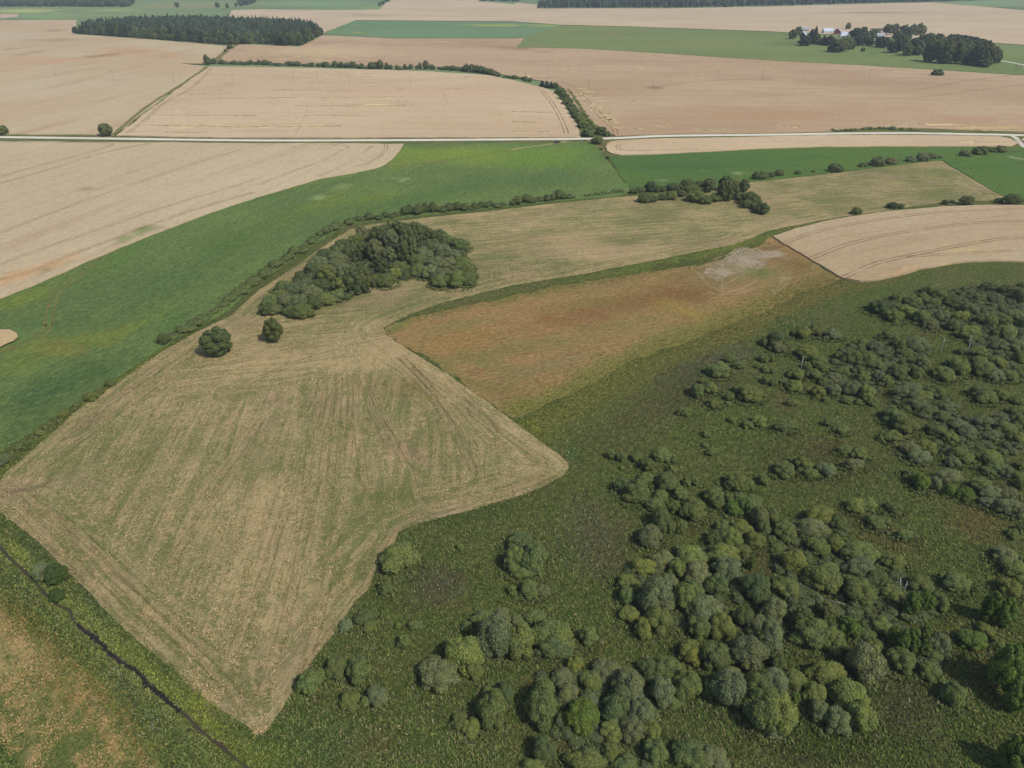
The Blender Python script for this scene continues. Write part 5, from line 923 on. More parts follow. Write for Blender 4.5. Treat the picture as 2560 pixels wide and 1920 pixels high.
def thicket(name, polys, height, spacing, label, seed, col, size=.3, per=60):
    """low scrub grown together between the bushes; nobody could count its stems"""
    r = random.Random(seed); rng = np.random.default_rng(seed); lobes = []
    for pl_ in polys:
        W = [V(*p)[:2] for p in pl_]; xs = [p[0] for p in W]; ys = [p[1] for p in W]; y = min(ys)
        while y < max(ys):
            x = min(xs)
            while x < max(xs):
                px_, py_ = x + r.uniform(-.5, .5) * spacing, y + r.uniform(-.5, .5) * spacing
                if inside(np.array([px_]), np.array([py_]), W)[0] and r.random() < .85:
                    h = height * r.uniform(.5, 1.1); s = spacing * r.uniform(.5, .85); lobes.append((px_, py_, h * .4, s, s * r.uniform(.8, 1.1), h * .6))
                x += spacing
            y += spacing
    L_ = np.array(lobes); n = per * len(lobes); k = rng.integers(0, len(L_), n); d = unit(rng.normal(size=(n, 3))); d[:, 2] = np.abs(d[:, 2])
    Q = L_[k, :3] + d * L_[k, 3:] * rng.uniform(.85, 1.1, n)[:, None]; Q[:, 2] = np.maximum(Q[:, 2], .06)
    nr = unit(d + .7 * unit(rng.normal(size=(n, 3))) + np.array([0, 0, .3])); a_ = unit(np.cross(nr, unit(rng.normal(size=(n, 3))))); b_ = np.cross(nr, a_); s = size * rng.uniform(.6, 1.4, n)[:, None]
    v = np.stack([Q - a_ * s, Q - b_ * s * .7, Q + a_ * s, Q + b_ * s * .7], 1).reshape(-1, 3); f = np.arange(4 * n).reshape(n, 4)
    hv, hf = hull(lobes, .86, 0.0, 7, 4); me = mesh_np(name, np.concatenate([v, hv]), [f, hf + len(v)], [m_leaf])
    lf = np.concatenate([rng.beta(2, 2, n), np.full(len(hf), .15)]).astype(np.float32); at = me.attributes.new('leaf', 'FLOAT', 'FACE')  # hull colour darkened to stand in for shade within the scrub
    if len(me.polygons) == len(lf): at.data.foreach_set('value', lf)
    o = link(name, me); o.color = (*col, 1); return tag(o, label, 'undergrowth', kind='stuff')
thicket('copse_undergrowth', [[(570, 662), (600, 640), (660, 600), (690, 560), (730, 530), (790, 505), (860, 485), (930, 500), (990, 530), (1012, 570), (1012, 600), (960, 615), (900, 600), (850, 610), (800, 630), (740, 650), (660, 680), (600, 682)]], 3.0, 2.6, 'grown-together undergrowth of the meadow copse', 11, (.112, .142, .064), .26, 70)
thicket('scrub', [KV('k4', [(900, 380), (1150, 280), (1500, 240), (1800, 200), (2212, 200), (2212, 1000), (1900, 960), (1750, 850), (1700, 600), (1450, 560), (1200, 500)]),
                  KV('k4', [(550, 800), (800, 660), (1000, 690), (1350, 690), (1400, 800), (1250, 1000), (1000, 1080), (880, 1190), (700, 1200), (450, 1060), (420, 960), (560, 960)]),
                  KV('k4', [(1050, 1130), (1500, 1080), (1800, 1380), (2212, 1350), (2212, 1640), (1500, 1640), (1300, 1300), (1100, 1220)]),
                  KV('b3', [(650, 480), (1000, 330), (1300, 320), (1440, 450), (1330, 850), (1150, 850), (950, 780), (760, 830), (690, 700)]),
                  KV('b4', [(0, 150), (430, 130), (560, 330), (1000, 520), (1050, 680), (900, 900), (1080, 1000), (850, 1080), (560, 1080), (480, 900), (250, 940), (100, 760)]),
                  KV('b3', [(150, 1100), (600, 1010), (850, 1230), (900, 1650), (500, 1650), (120, 1380)])], 1.5, 2.3, 'low willow scrub filling the ground between the marsh bushes', 12, (.110, .140, .060), .22, 30)

# ------------------------------------------------------------------ hedges: one grown-together thing each
def hedge(name, pts, width, height, mat, col, label, seed, zpix=None, n_per_m=26, size=.22, gap=None, lumps=1.0):
    r = random.Random(seed); rng = np.random.default_rng(seed)
    W = [V(*p)[:2] for p in pts]; lobes = []
    for i in range(len(W) - 1):
        a = Vector(W[i]); b = Vector(W[i + 1]); L = (b - a).length; k = max(1, int(L / (width * .42)))
        nn = Vector((-(b - a).y, (b - a).x)).normalized()
        for j in range(k):
            p = a.lerp(b, (j + r.uniform(0, 1)) / k) + nn * r.uniform(-.22, .22) * width; s = width * r.uniform(.24, .58) * lumps; h = height * r.uniform(.4, 1.35) * (1 + .25 * math.sin(p.x / 9.))
            lobes.append((p.x, p.y, h * .42, s, s, h * .58))
    L_ = np.array(lobes); n = int(n_per_m * len(lobes) * width * .5)
    k = rng.integers(0, len(L_), n); d = unit(rng.normal(size=(n, 3))); d[:, 2] = np.abs(d[:, 2]) * 1.0 - .1 * (rng.random(n))
    P = L_[k, :3] + d * L_[k, 3:] * rng.uniform(.85, 1.08, n)[:, None]; P[:, 2] = np.maximum(P[:, 2], .05)
    nr = unit(d + .7 * unit(rng.normal(size=(n, 3))) + np.array([0, 0, .3])); a_ = unit(np.cross(nr, unit(rng.normal(size=(n, 3))))); b_ = np.cross(nr, a_)
    s = size * rng.uniform(.6, 1.4, n)[:, None]
    v = np.stack([P - a_ * s, P - b_ * s * .7, P + a_ * s, P + b_ * s * .7], 1).reshape(-1, 3); f = np.arange(4 * n).reshape(n, 4)
    hv, hf = hull(lobes, .86, 0.0, 7, 4); hf = hf + len(v)
    me = mesh_np(name, np.concatenate([v, hv]), [f, hf], [mat])
    lf = np.concatenate([rng.beta(2, 2, n), np.full(len(hf), .15)]).astype(np.float32)  # darker hull: shade inside the hedge put into its colour
    at = me.attributes.new('leaf', 'FLOAT', 'FACE')
    if len(me.polygons) == len(lf): at.data.foreach_set('value', lf)
    o = link(name, me); o.color = (*col, 1)
    return tag(o, label, 'hedge')
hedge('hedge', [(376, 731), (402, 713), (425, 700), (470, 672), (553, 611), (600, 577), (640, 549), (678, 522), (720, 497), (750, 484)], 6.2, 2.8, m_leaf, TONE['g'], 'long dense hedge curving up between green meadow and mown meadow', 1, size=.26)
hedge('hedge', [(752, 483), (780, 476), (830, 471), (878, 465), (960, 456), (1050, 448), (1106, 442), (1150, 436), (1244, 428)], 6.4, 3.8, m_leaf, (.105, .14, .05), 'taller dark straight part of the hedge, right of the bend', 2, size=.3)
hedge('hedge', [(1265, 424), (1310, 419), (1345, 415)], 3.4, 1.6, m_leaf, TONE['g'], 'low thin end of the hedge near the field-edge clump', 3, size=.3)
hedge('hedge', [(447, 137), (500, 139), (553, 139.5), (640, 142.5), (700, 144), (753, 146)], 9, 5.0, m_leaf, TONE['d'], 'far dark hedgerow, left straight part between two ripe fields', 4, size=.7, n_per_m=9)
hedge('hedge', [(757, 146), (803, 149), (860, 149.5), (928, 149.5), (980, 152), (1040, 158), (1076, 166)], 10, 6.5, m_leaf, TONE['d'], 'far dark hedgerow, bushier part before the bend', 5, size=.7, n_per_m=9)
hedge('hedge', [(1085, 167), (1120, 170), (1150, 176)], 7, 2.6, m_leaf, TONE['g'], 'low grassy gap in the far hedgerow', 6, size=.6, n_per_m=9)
GH = 'trees of the hedgerow leading down to the white road'
bushes('c3', 'of the hedgerow above the road', [(18, 668, 42, 36, 'd'), (115, 690, 34, 30, 'd'), (152, 697, 34, 26, 'd'), (420, 790, 100, 60, 'd'), (450, 835, 95, 60, 'd'), (480, 880, 95, 60, 'd'), (510, 925, 90, 60, 'g'), (535, 965, 90, 60, 'g'), (560, 1000, 90, 55, 'g'), (595, 1035, 95, 65, 'g'), (620, 1075, 100, 70, 'g'), (665, 1145, 115, 85, 'd'), (765, 1132, 100, 65, 'd'), (715, 1120, 60, 50, 'g'), (820, 1158, 60, 45, 'd')], GH, noun='shrub', name='hedgerow_shrub', grow=1.2)
bushes('c3', 'below the white road at the hedgerow foot', [(738, 1215, 100, 72, 'g')], GH, noun='shrub', name='hedgerow_shrub')
trees('c3', 'at the bend of the far hedgerow', [(260, 722, 60, 62, 'n', 'S'), (300, 728, 60, 66, 'n', 'S'), (340, 735, 60, 66, 'n', 'S'), (375, 740, 55, 60, 'd', 'F')], GH)
hedge('hedge', KV('c3', [(480, 770), (540, 850), (600, 950), (680, 1060), (740, 1110)]), 4, 1.0, m_leaf, TONE['y'], 'strip of tall weeds along the right side of the hedgerow', 7, size=.5, n_per_m=10)
hedge('hedge', KV('m4', [(560, 100), (700, 92), (850, 82), (1000, 78), (1150, 84), (1300, 92)]), 6, 1.6, m_leaf, TONE['g'], 'low overgrown bank on the far side of the road', 8, size=.45, n_per_m=9)
GL = 'solitary trees of the far fields'
trees('c1', 'by the white road at the left', [(922, 1123, 118, 118, 's', 'T')], GL)
bushes('c1', 'by the road at the left edge', [(20, 1132, 100, 80, 'd')], GL, noun='bush', name='shrub')
trees('c1', 'at the corner of the hedgerow', [(1788, 512, 44, 92, 'd', 'F'), (1843, 524, 28, 28, 'd', 'F'), (1800, 545, 50, 36, 'd', 'F'), (1950, 437, 26, 34, 'd', 'F'), (1990, 405, 60, 46, 'd', 'F')], GL)
trees('c1', 'on the horizon field', [(1530, 42, 46, 52, 'd', 'F'), (1880, 42, 42, 54, 'd', 'F'), (1965, 50, 30, 50, 'd', 'F'), (2042, 42, 26, 40, 'd', 'F')], GL)
trees('c2', 'by the far grain field corner', [(1070, 36, 34, 34, 'd', 'F'), (1098, 22, 34, 34, 'd', 'F'), (1135, 4, 50, 34, 'd', 'F')], GL)
bushes('c4', 'alone in the ripe field below the farm', [(1465, 630, 108, 46, 'd')], GL, noun='bush', name='shrub')
bushes('c4', 'on the pasture left of the farm', [(225, 1000, 1, 1, 'd')], GL) if False else None

# ------------------------------------------------------------------ the wood at the upper left, far woods along the top
GWd = 'trees in the front rows of the upper left wood'
wood_poly = [V(*p)[:2] for p in [(163, 73.5), (250, 79), (350, 86.5), (420, 92), (492, 98.5), (553, 96), (645, 100), (673, 88), (697, 74), (690, 66), (640, 58), (520, 52), (400, 50), (280, 52), (180, 62)]]
rw = random.Random(77)
front = [(163, 73), (250, 78.5), (350, 86), (420, 91.5), (485, 97), (553, 95), (645, 99), (673, 87), (693, 75)]
def along(pts, step):
    W = [Vector(V(*p)[:2]) for p in pts]; out = []; acc = 0
    for a, b in zip(W[:-1], W[1:]):
        L = (b - a).length; nn = Vector(((b - a).y, -(b - a).x)).normalized()
        while acc < L:
            out.append((a + (b - a) * acc / L, nn)); acc += step * rw.uniform(.75, 1.25)
        acc -= L
    return out
def place_tree(x, y, H_, wk, tn, kd, label, cat, group, bare=False):
    lib = {'S': SPRUCE, 'F': FARB, 'T': TREE, 'B': BIRCH}[kd]
    nm = {'S': 'spruce_tree', 'B': 'birch_tree'}.get(kd, 'broadleaf_tree'); rz = rw.uniform(0, 6.28)
    r_ = scaled(nm, rw.choice(lib), (x, y, 0), (H_ * wk, H_ * wk, H_), rz, tone(tn, rw))
    return tag(r_, label, cat, group)
for row, (off, k0) in enumerate([(2, 0), (11, 1), (21, 2), (32, 3)]):
    for p, nn in along(front, 9.5 if row < 2 else 11.5):
        q = p - nn * (off + rw.uniform(-3, 3)) if True else p
        if not inside(np.array([q.x]), np.array([q.y]), wood_poly)[0]: q = p + nn * off
        if not inside(np.array([q.x]), np.array([q.y]), wood_poly)[0]: continue
        px_, _ = to_px(q.x, q.y, 0); spr = rw.random() < (.2 if row == 0 else .5)
        if px_ < 240: spr = rw.random() < .3
        if spr: place_tree(q.x, q.y, rw.uniform(15, 21), rw.uniform(1.1, 1.6), rw.choice('nnd'), 'S', 'dark spruce in the front rows of the upper left wood', 'spruce', 'spruces in the front rows of the upper left wood')
        else: place_tree(q.x, q.y, rw.uniform(8, 12) if row == 0 else rw.uniform(12, 17), rw.uniform(.9, 1.2), rw.choice('ddcng'), 'F', 'rounded broadleaf tree in the front rows of the upper left wood', 'tree', 'broadleaf trees in the front rows of the upper left wood')
def far_wood(name, poly_world, spacing, hts, label, seed, conifer=.8, nmax=4000):
    """distant wood that reads as one mass: many small crowns in one mesh"""
    r = np.random.default_rng(seed); xs = [p[0] for p in poly_world]; ys = [p[1] for p in poly_world]
    gx, gy = np.meshgrid(np.arange(min(xs), max(xs), spacing), np.arange(min(ys), max(ys), spacing)); gx = gx.ravel() + r.uniform(-.45, .45, gx.size) * spacing; gy = gy.ravel() + r.uniform(-.45, .45, gy.size) * spacing
    m = inside(gx, gy, poly_world); gx = gx[m]; gy = gy[m]
    if len(gx) > nmax: s_ = r.choice(len(gx), nmax, replace=False); gx = gx[s_]; gy = gy[s_]
    vs = []; fs = []; lf = []
    base_n = 0
    for x, y in zip(gx, gy):
        H_ = r.uniform(*hts)
        if r.random() < conifer: prof = [(.10, .20), (.35, .19), (.34, .13), (.62, .12), (.60, .07), (1.0, .004)]; Wd = H_ * r.uniform(.85, 1.2); m_ = 7
        else: prof = [(.08, .20), (.35, .32), (.65, .30), (.88, .17), (.95, .02)]; H_ *= .85; Wd = H_ * r.uniform(.8, 1.1); m_ = 8
        b = len(vs); lv = r.uniform(.1, .9)
        for zf, rf in prof:
            for i in range(m_):
                t = 2 * math.pi * i / m_ + zf; q = rf * Wd * r.uniform(.68, 1.28)
                vs.append((x + q * math.cos(t), y + q * math.sin(t), zf * H_ + r.uniform(-.03, .03) * H_))
        for j in range(len(prof) - 1):
            for i in range(m_): fs.append((b + j * m_ + i, b + j * m_ + (i + 1) % m_, b + (j + 1) * m_ + (i + 1) % m_, b + (j + 1) * m_ + i)); lf.append(min(1, max(0, lv + r.uniform(-.3, .3))))
    me = mesh_np(name, vs, [np.array(fs)], [m_needle]); at = me.attributes.new('leaf', 'FLOAT', 'FACE')
    if len(me.polygons) == len(lf): at.data.foreach_set('value', np.array(lf, np.float32))
    o = link(name, me); o.color = (.036, .058, .032, 1); return tag(o, label, 'wood', kind='stuff')
inner = [(p[0] * 1.0 + 0, p[1] + 34) for p in wood_poly[:9]] + [(p[0], p[1]) for p in wood_poly[9:]]
far_wood('woodland', [V(*p)[:2] for p in [(172, 69), (350, 82), (495, 92), (553, 92), (635, 94), (665, 84), (688, 73), (686, 66), (640, 58), (520, 52), (400, 50), (280, 53), (185, 62)]], 8.5, (14, 21), 'dense interior of the upper left wood', 1, .5, 3600)
far_wood('woodland', [V(*p)[:2] for p in [(-120, 15), (0, 15.2), (120, 15.5), (270, 16.2), (285, 13.5), (289, 6), (282, -1), (-140, -1)]], 13, (15, 22), 'dark far wood in the top left corner', 2, .4, 2500)
far_wood('woodland', [V(*p)[:2] for p in [(516, 15), (535, 12.5), (548, 9), (556, 3), (560, -4), (520, -4), (514, 4)]], 13, (12, 17), 'small dark grove at the top, right of the wood', 3, .3, 500)
far_wood('woodland', [V(*p)[:2] for p in [(1160, 18), (1300, 17.8), (1480, 17), (1659, 13.5), (1834, 8.5), (2009, 4.8), (2100, 2), (2180, -3), (2180, -8), (1184, -6), (1184, 8)]], 13, (17, 24), 'long dark wood along the top right', 4, .7, 3600)
far_wood('woodland', [V(*p)[:2] for p in [(1035, 2.5), (1118, 4.8), (1140, -3), (1035, -4)]], 14, (10, 14), 'low dark grove on the top edge', 5, .2, 300)

# ------------------------------------------------------------------ farmstead
GF = 'trees round the farmstead'
trees('c5', 'of the farm yard', [(560, 390, 130, 190, 'd', 'F'), (650, 330, 120, 170, 'd', 'F'), (760, 500, 180, 200, 'n', 'F'), (860, 430, 150, 290, 'n', 'S'), (930, 390, 140, 300, 'n', 'S'), (980, 480, 110, 190, 'd', 'F'), (1090, 490, 130, 190, 'n', 'S'), (1180, 500, 130, 200, 'n', 'F'), (1250, 510, 110, 150, 'n', 'F'), (1330, 590, 220, 250, 'c', 'T'), (1430, 560, 210, 270, 'g', 'T'), (1230, 640, 130, 130, 'n', 'F'), (1530, 560, 120, 210, 'd', 'F'), (1590, 570, 90, 180, 'd', 'F'), (1515, 245, 85, 130, 's', 'F')], GF)
trees('c5', 'in the middle of the farm grove', [(1650, 370, 160, 200, 'n', 'T'), (1770, 350, 130, 200, 'c', 'T'), (1690, 500, 150, 200, 'n', 'F'), (1790, 460, 150, 250, 'd', 'T'), (1900, 400, 130, 180, 'd', 'F'), (1980, 370, 130, 150, 'd', 'F'), (1890, 520, 120, 160, 'n', 'F'), (2060, 520, 150, 210, 'n', 'F'), (2160, 520, 110, 190, 'd', 'F'), (1775, 650, 70, 75, 'd', 'F')], GF)
trees('c6', 'in the pale willows behind the farm', [(90, 210, 110, 180, 's', 'B'), (160, 220, 110, 180, 's', 'B'), (220, 200, 110, 170, 's', 'B'), (350, 230, 130, 210, 's', 'F'), (420, 260, 120, 210, 'd', 'F'), (490, 220, 120, 200, 's', 'F'), (575, 210, 120, 220, 's', 'F'), (650, 230, 80, 170, 's', 'B'), (250, 300, 120, 160, 'd', 'F')], GF)
trees('c6', 'at the back edge of the farm grove', [(750, 330, 150, 150, 'd', 'F'), (900, 320, 130, 110, 'n', 'F'), (1090, 330, 130, 110, 'n', 'F'), (1180, 330, 130, 110, 'n', 'F'), (1270, 345, 130, 110, 'n', 'F'), (1370, 360, 130, 110, 'n', 'F'), (1460, 375, 120, 110, 'n', 'F'), (1560, 400, 120, 110, 'n', 'F'), (1650, 425, 120, 110, 'n', 'F')], GF)
trees('c6', 'in the open left part of the farm grove', [(160, 480, 130, 210, 'n', 'F'), (240, 460, 130, 250, 'n', 'F'), (330, 420, 150, 280, 'd', 'T'), (400, 520, 130, 230, 'd', 'F'), (480, 480, 150, 290, 'n', 'T'), (580, 500, 140, 250, 's', 'F'), (640, 480, 120, 260, 'n', 'F'), (60, 420, 120, 170, 'n', 'F'), (530, 400, 120, 160, 'd', 'F'), (630, 360, 110, 150, 'n', 'F')], GF)
trees('c6', 'in the front row of the farm grove', [(740, 540, 170, 380, 'c', 'T'), (860, 560, 180, 380, 'c', 'T'), (980, 570, 180, 390, 'c', 'T'), (1090, 570, 170, 380, 'c', 'T'), (1200, 580, 180, 380, 'c', 'T'), (1310, 580, 180, 380, 'd', 'T'), (1420, 600, 180, 360, 'c', 'T'), (1520, 620, 170, 360, 'c', 'T'), (1620, 630, 170, 350, 'c', 'T'), (1700, 610, 160, 310, 'd', 'T'), (1770, 620, 120, 250, 'c', 'T'), (1600, 720, 160, 160, 'c', 'F')], GF)
trees('c6', 'in the inner row of the farm grove', [(800, 430, 160, 260, 'c', 'F'), (930, 430, 160, 260, 'd', 'F'), (1060, 440, 160, 260, 'c', 'F'), (1180, 450, 160, 260, 'c', 'F'), (1300, 460, 170, 240, 'd', 'F'), (1420, 480, 160, 240, 'c', 'F'), (1540, 500, 160, 240, 'c', 'F'), (1660, 520, 140, 220, 'c', 'F')], GF)

m_roofl = plain('pale_metal_roof', (.50, .56, .66), .45, .08, .4, metal=.1); m_roofg = plain('grey_roof', (.30, .31, .34), .7, .12, .6); m_roofd = plain('dark_roof', (.05, .05, .055), .7, .2, .6)
m_wood = plain('dark_timber', (.040, .038, .042), .8, .25, 2); m_redw = plain('red_boards', (.19, .035, .028), .8, .2, 2); m_white = plain('white_render', (.72, .70, .66), .8, .08, 1); m_brick = plain('brick', (.34, .12, .07), .85, .2, 3)
m_glass = plain('window_glass', (.02, .025, .03), .15, .1, 2, spec=.6); m_door = plain('door_paint', (.10, .07, .05), .6, .2, 3); m_grey = plain('weathered_wood', (.26, .24, .21), .85, .2, 3)
def house(name, label, px, L, Wd, eave, ridge, rz, mw, mr, cat='barn', door=None, nwin=3, hip=False, mgable=None):
    gx, gy = K(*px); x, y, _ = G(gx, gy); r_ = tag(empty(name, (x, y, 0), rz), label, cat)
    m = MB(); l, q = L / 2, Wd / 2
    m.add([(-l, -q, 0), (l, -q, 0), (l, q, 0), (-l, q, 0), (-l, -q, eave), (l, -q, eave), (l, q, eave), (-l, q, eave)], [(0, 1, 5, 4), (2, 3, 7, 6), (4, 5, 6, 7)])
    m.build('wall', mw, r_)
    g = MB(); g.add([(-l, -q, 0), (-l, q, 0), (-l, q, eave), (-l, -q, eave), (-l, 0, ridge - .15), (l, -q, 0), (l, q, 0), (l, q, eave), (l, -q, eave), (l, 0, ridge - .15)], [(1, 0, 3, 4, 2), (5, 6, 7, 9, 8)])
    g.build('gable', mgable or mw, r_)
    o = .5; th = .18; rf = MB(); sl = (ridge - eave) / q
    for s in (-1, 1):
        e = eave - o * sl; hx = (l * .45 if hip else 0)
        rf.add([(-l - o, s * (q + o), e), (l + o, s * (q + o), e), (l + o - hx, 0, ridge), (-l - o + hx, 0, ridge),
                (-l - o, s * (q + o), e + th), (l + o, s * (q + o), e + th), (l + o - hx, 0, ridge + th), (-l - o + hx, 0, ridge + th)],
               [(0, 1, 2, 3), (4, 7, 6, 5) if s > 0 else (4, 5, 6, 7), (0, 4, 5, 1), (1, 5, 6, 2), (3, 2, 6, 7), (0, 3, 7, 4)])
    rf.build('roof', mr, r_)
    c = MB(); c.box((L * .18, .3, ridge + .3), (.8, .8, 1.4)).build('chimney', m_brick, r_) if cat == 'house' else None
    for i in range(nwin):
        wx = -l + L * (i + 1) / (nwin + 1)
        f = MB().box((wx, -q - .03, eave * .55), (1.3, .1, 1.3)).build('window', m_white, r_)
        MB().box((wx, -q - .09, eave * .55), (1.05, .06, 1.05)).build('pane', m_glass, f)
    MB().box((-l - .04, 0, min(1.5, eave * .4)), (.1, 2.6 if cat == 'barn' else 1.1, min(3.0, eave * .8))).build('door', door or m_door, r_)
    return r_
R = math.radians
house('barn', 'grey roofed barn at the back left of the farmstead', ('c5', 765, 335), 13, 9, 3.4, 6.6, R(8), m_grey, m_roofg)
house('barn', 'dark timber barn with a white roof and red lower wall', ('c5', 742, 440), 13, 9, 4.2, 8.6, R(62), m_redw, m_roofl, mgable=m_wood, nwin=2)
house('barn', 'long barn with pale blue roof left of the red gable', ('c5', 1165, 365), 17, 10, 3.4, 7.6, R(4), m_white, m_roofl, nwin=4)
house('barn', 'red gabled barn with pale roof in the farmstead centre', ('c5', 1325, 385), 14, 11, 5.0, 9.6, R(68), m_redw, m_roofl, nwin=2)
house('farmhouse', 'white house with a pale hipped roof beside the red barn', ('c5', 1445, 440), 13, 11, 3.2, 9.0, R(-10), m_white, m_roofl, cat='house', hip=True)
house('farmhouse', 'house with pale roof and dark gable half behind trees', ('c5', 1570, 395), 12, 9, 4.0, 8.0, R(64), m_white, m_roofl, cat='house', mgable=m_wood)
house('barn', 'long dark roofed building behind the farm trees', ('c5', 2030, 345), 24, 8, 3.0, 5.6, R(-3), m_white, m_roofd, nwin=5)
house('farmhouse', 'grey roofed house among the farm grove trees', ('c5', 2060, 450), 13, 9, 3.4, 7.6, R(10), m_grey, m_roofg, cat='house')
house('shed', 'small pale shed behind the willows', ('c6', 475, 330), 7, 5, 2.6, 4.2, R(5), m_white, m_roofg, cat='shed', nwin=1)
gx, gy = K('c5', 450, 405); x, y, _ = G(gx, gy)
t = tag(empty('timber_stack', (x, y, 0), R(-4)), 'low weathered timber stack on the pasture left of the barns', 'timber stack')
b_ = MB()
for i in range(9):
    for j in range(3): b_.tube([(-6.5 + i * 1.6, -1.0, .25 + j * .42), (-6.5 + i * 1.6 + .1, 1.0, .25 + j * .42)], [.22, .2], 6)
b_.build('logs', m_grey, t)
for sx in (-7.4, 0, 7.2): MB().box((sx, 0, .9), (.16, .16, 1.8)).build('stake', m_wood, t)
MB().box((0, 0, 1.62), (15, 2.4, .08)).build('cover', m_brick, t)

# ------------------------------------------------------------------ power poles, lattice frame, sign, car, dead birches
m_pole = plain('pole_wood', (.20, .18, .16), .9, .2, 2); m_ins = plain('porcelain', (.45, .42, .38), .4, .1, 2)
def pole_proto():
    r_ = empty('power_pole', (0, 0, 0))
    MB().tube([(0, 0, -.3), (0, 0, 5), (0, 0, 9.6)], [.12, .10, .08], 8).build('post', m_pole, r_, True)
    ca = MB().box((0, 0, 9.1), (2.0, .12, .14)); ca.tube([(-.7, .07, 9.05), (0, .07, 8.3)], [.04, .04], 5); ca.tube([(.7, .07, 9.05), (0, .07, 8.3)], [.04, .04], 5); ca.build('crossarm', m_pole, r_)
    for sx in (-.85, 0, .85):
        z0 = 9.16 if sx else 9.6
        MB().tube([(sx, 0, z0), (sx, 0, z0 + .12), (sx, 0, z0 + .16), (sx, 0, z0 + .34)], [.03, .03, .09, .06], 8).build('insulator', m_ins, r_, True)
    return r_
def copy_tree(o, parent=None):
    c = o.copy(); C.objects.link(c)
    if parent is not None: c.parent = parent
    for ch in list(o.children): copy_tree(ch, c)
    return c
spots = [('c1', 487, 667), ('c1', 981, 692), ('c1', 1506, 722), ('c1', 2018, 729), ('c2', 325, 712), ('c2', 530, 688), ('c2', 812, 739), ('c2', 1336, 740), ('c2', 1815, 741), ('c3', 118, 712), ('c3', 660, 772), ('c3', 1216, 757), ('c3', 1776, 695), ('c3', 2164, 688), ('c4', 300, 690), ('c4', 873, 680), ('c4', 2040, 592)]
pr = pole_proto(); m_tuft = None
for i, sp in enumerate(spots):
    o = pr if i == 0 else copy_tree(pr); x, y, _ = G(*K(*sp)); o.location = (x, y, 0); o.rotation_euler = (0, 0, rb.uniform(-.3, .5))
    tag(o, f"thin wooden power pole in the ripe fields, {ORD[i]} from the left of the line", 'power pole', 'power poles crossing the ripe fields')
fx, fy, _ = G(*K('c4', 2150, 612)); fr = tag(empty('pole_frame', (fx, fy, 0), R(14)), 'braced double pole frame on the pasture near the right edge', 'power pole')
for k_, (a_, b_2) in enumerate([((-4.6, 0, 0), (-2.9, 0, 10)), ((4.6, 0, 0), (3.0, 0, 10)), ((-1.6, 0, 0), (-2.7, 0, 9.8)), ((1.8, 0, 0), (2.8, 0, 9.8))]): MB().tube([a_, b_2], [.2, .14], 7).build('leg', m_pole, fr, True)
MB().box((0, 0, 10.05), (7.4, .2, .22)).build('crossarm', m_pole, fr)

x, y, _ = G(*K('c3', 838, 1168)); sg = tag(empty('road_sign', (x, y, 0), R(-80)), 'white road sign on a post by the hedgerow foot', 'sign')
MB().tube([(0, 0, 0), (0, 0, 3.6)], [.07, .06], 8).build('post', plain('galvanised', (.55, .55, .55), .5), sg)
MB().box((0, -.09, 2.9), (1.5, .05, 1.5)).build('sign_panel', m_white, sg)

m_paint = plain('car_paint', (.012, .018, .040), .22, .1, 1, spec=.6); m_tyre = plain('tyre', (.018, .018, .018), .9, .1, 3); m_rim = plain('rim', (.5, .5, .52), .35, .1, 3, metal=.6); m_lamp = plain('lamp_glass', (.7, .7, .7), .2, .05, 3); m_red = plain('tail_glass', (.35, .02, .02), .3, .05, 3)
x, y, _ = G(*K('c3', 386, 1240)); car = tag(empty('parked_car', (x, y, .25), R(14)), 'dark blue car parked on the green meadow by the road', 'car')
prof = [(-2.15, .35), (-2.2, .75), (-2.0, .98), (-1.2, 1.06), (-.55, 1.5), (.9, 1.52), (1.75, 1.12), (2.12, .98), (2.18, .45), (2.0, .3), (-2.0, .28)]
m = MB(); n = len(prof)
def ins(z): return .86 if z < 1.1 else .66
vs = [(px_, -ins(z), z) for px_, z in prof] + [(px_, ins(z), z) for px_, z in prof]
m.add(vs, [tuple(range(n)), tuple(range(2 * n - 1, n - 1, -1))] + [(i, i + n, (i + 1) % n + n, (i + 1) % n) for i in range(n)]); m.build('body', m_paint, car)
MB().add([(-1.16, -.80, 1.10), (-1.16, .80, 1.10), (-.60, .64, 1.49), (-.60, -.64, 1.49)], [(0, 1, 2, 3)[::-1]]).build('windscreen', m_glass, car).location = (-.03, 0, .02)
MB().add([(1.70, -.78, 1.16), (1.70, .78, 1.16), (.96, .64, 1.51), (.96, -.64, 1.51)], [(0, 1, 2, 3)]).build('rear_window', m_glass, car).location = (.03, 0, .02)
for s in (-1, 1): MB().box((.15, s * .765, 1.28), (1.9, .04, .28), M=Matrix.Rotation(s * -.42, 3, 'X')).build('side_window', m_glass, car)
for sx in (-1.35, 1.35):
    for s in (-1, 1):
        wv = MB().tube([(sx, s * .70, .33), (sx, s * .90, .33)], [.33, .33], 16).build('wheel', m_tyre, car); MB().tube([(sx, s * .89, .33), (sx, s * .915, .33)], [.2, .19], 12).build('rim', m_rim, wv)
for s in (-1, 1):
    MB().box((-2.14, s * .6, .8), (.14, .34, .16)).build('headlight', m_lamp, car); MB().box((2.13, s * .62, .86), (.12, .26, .2)).build('taillight', m_red, car)

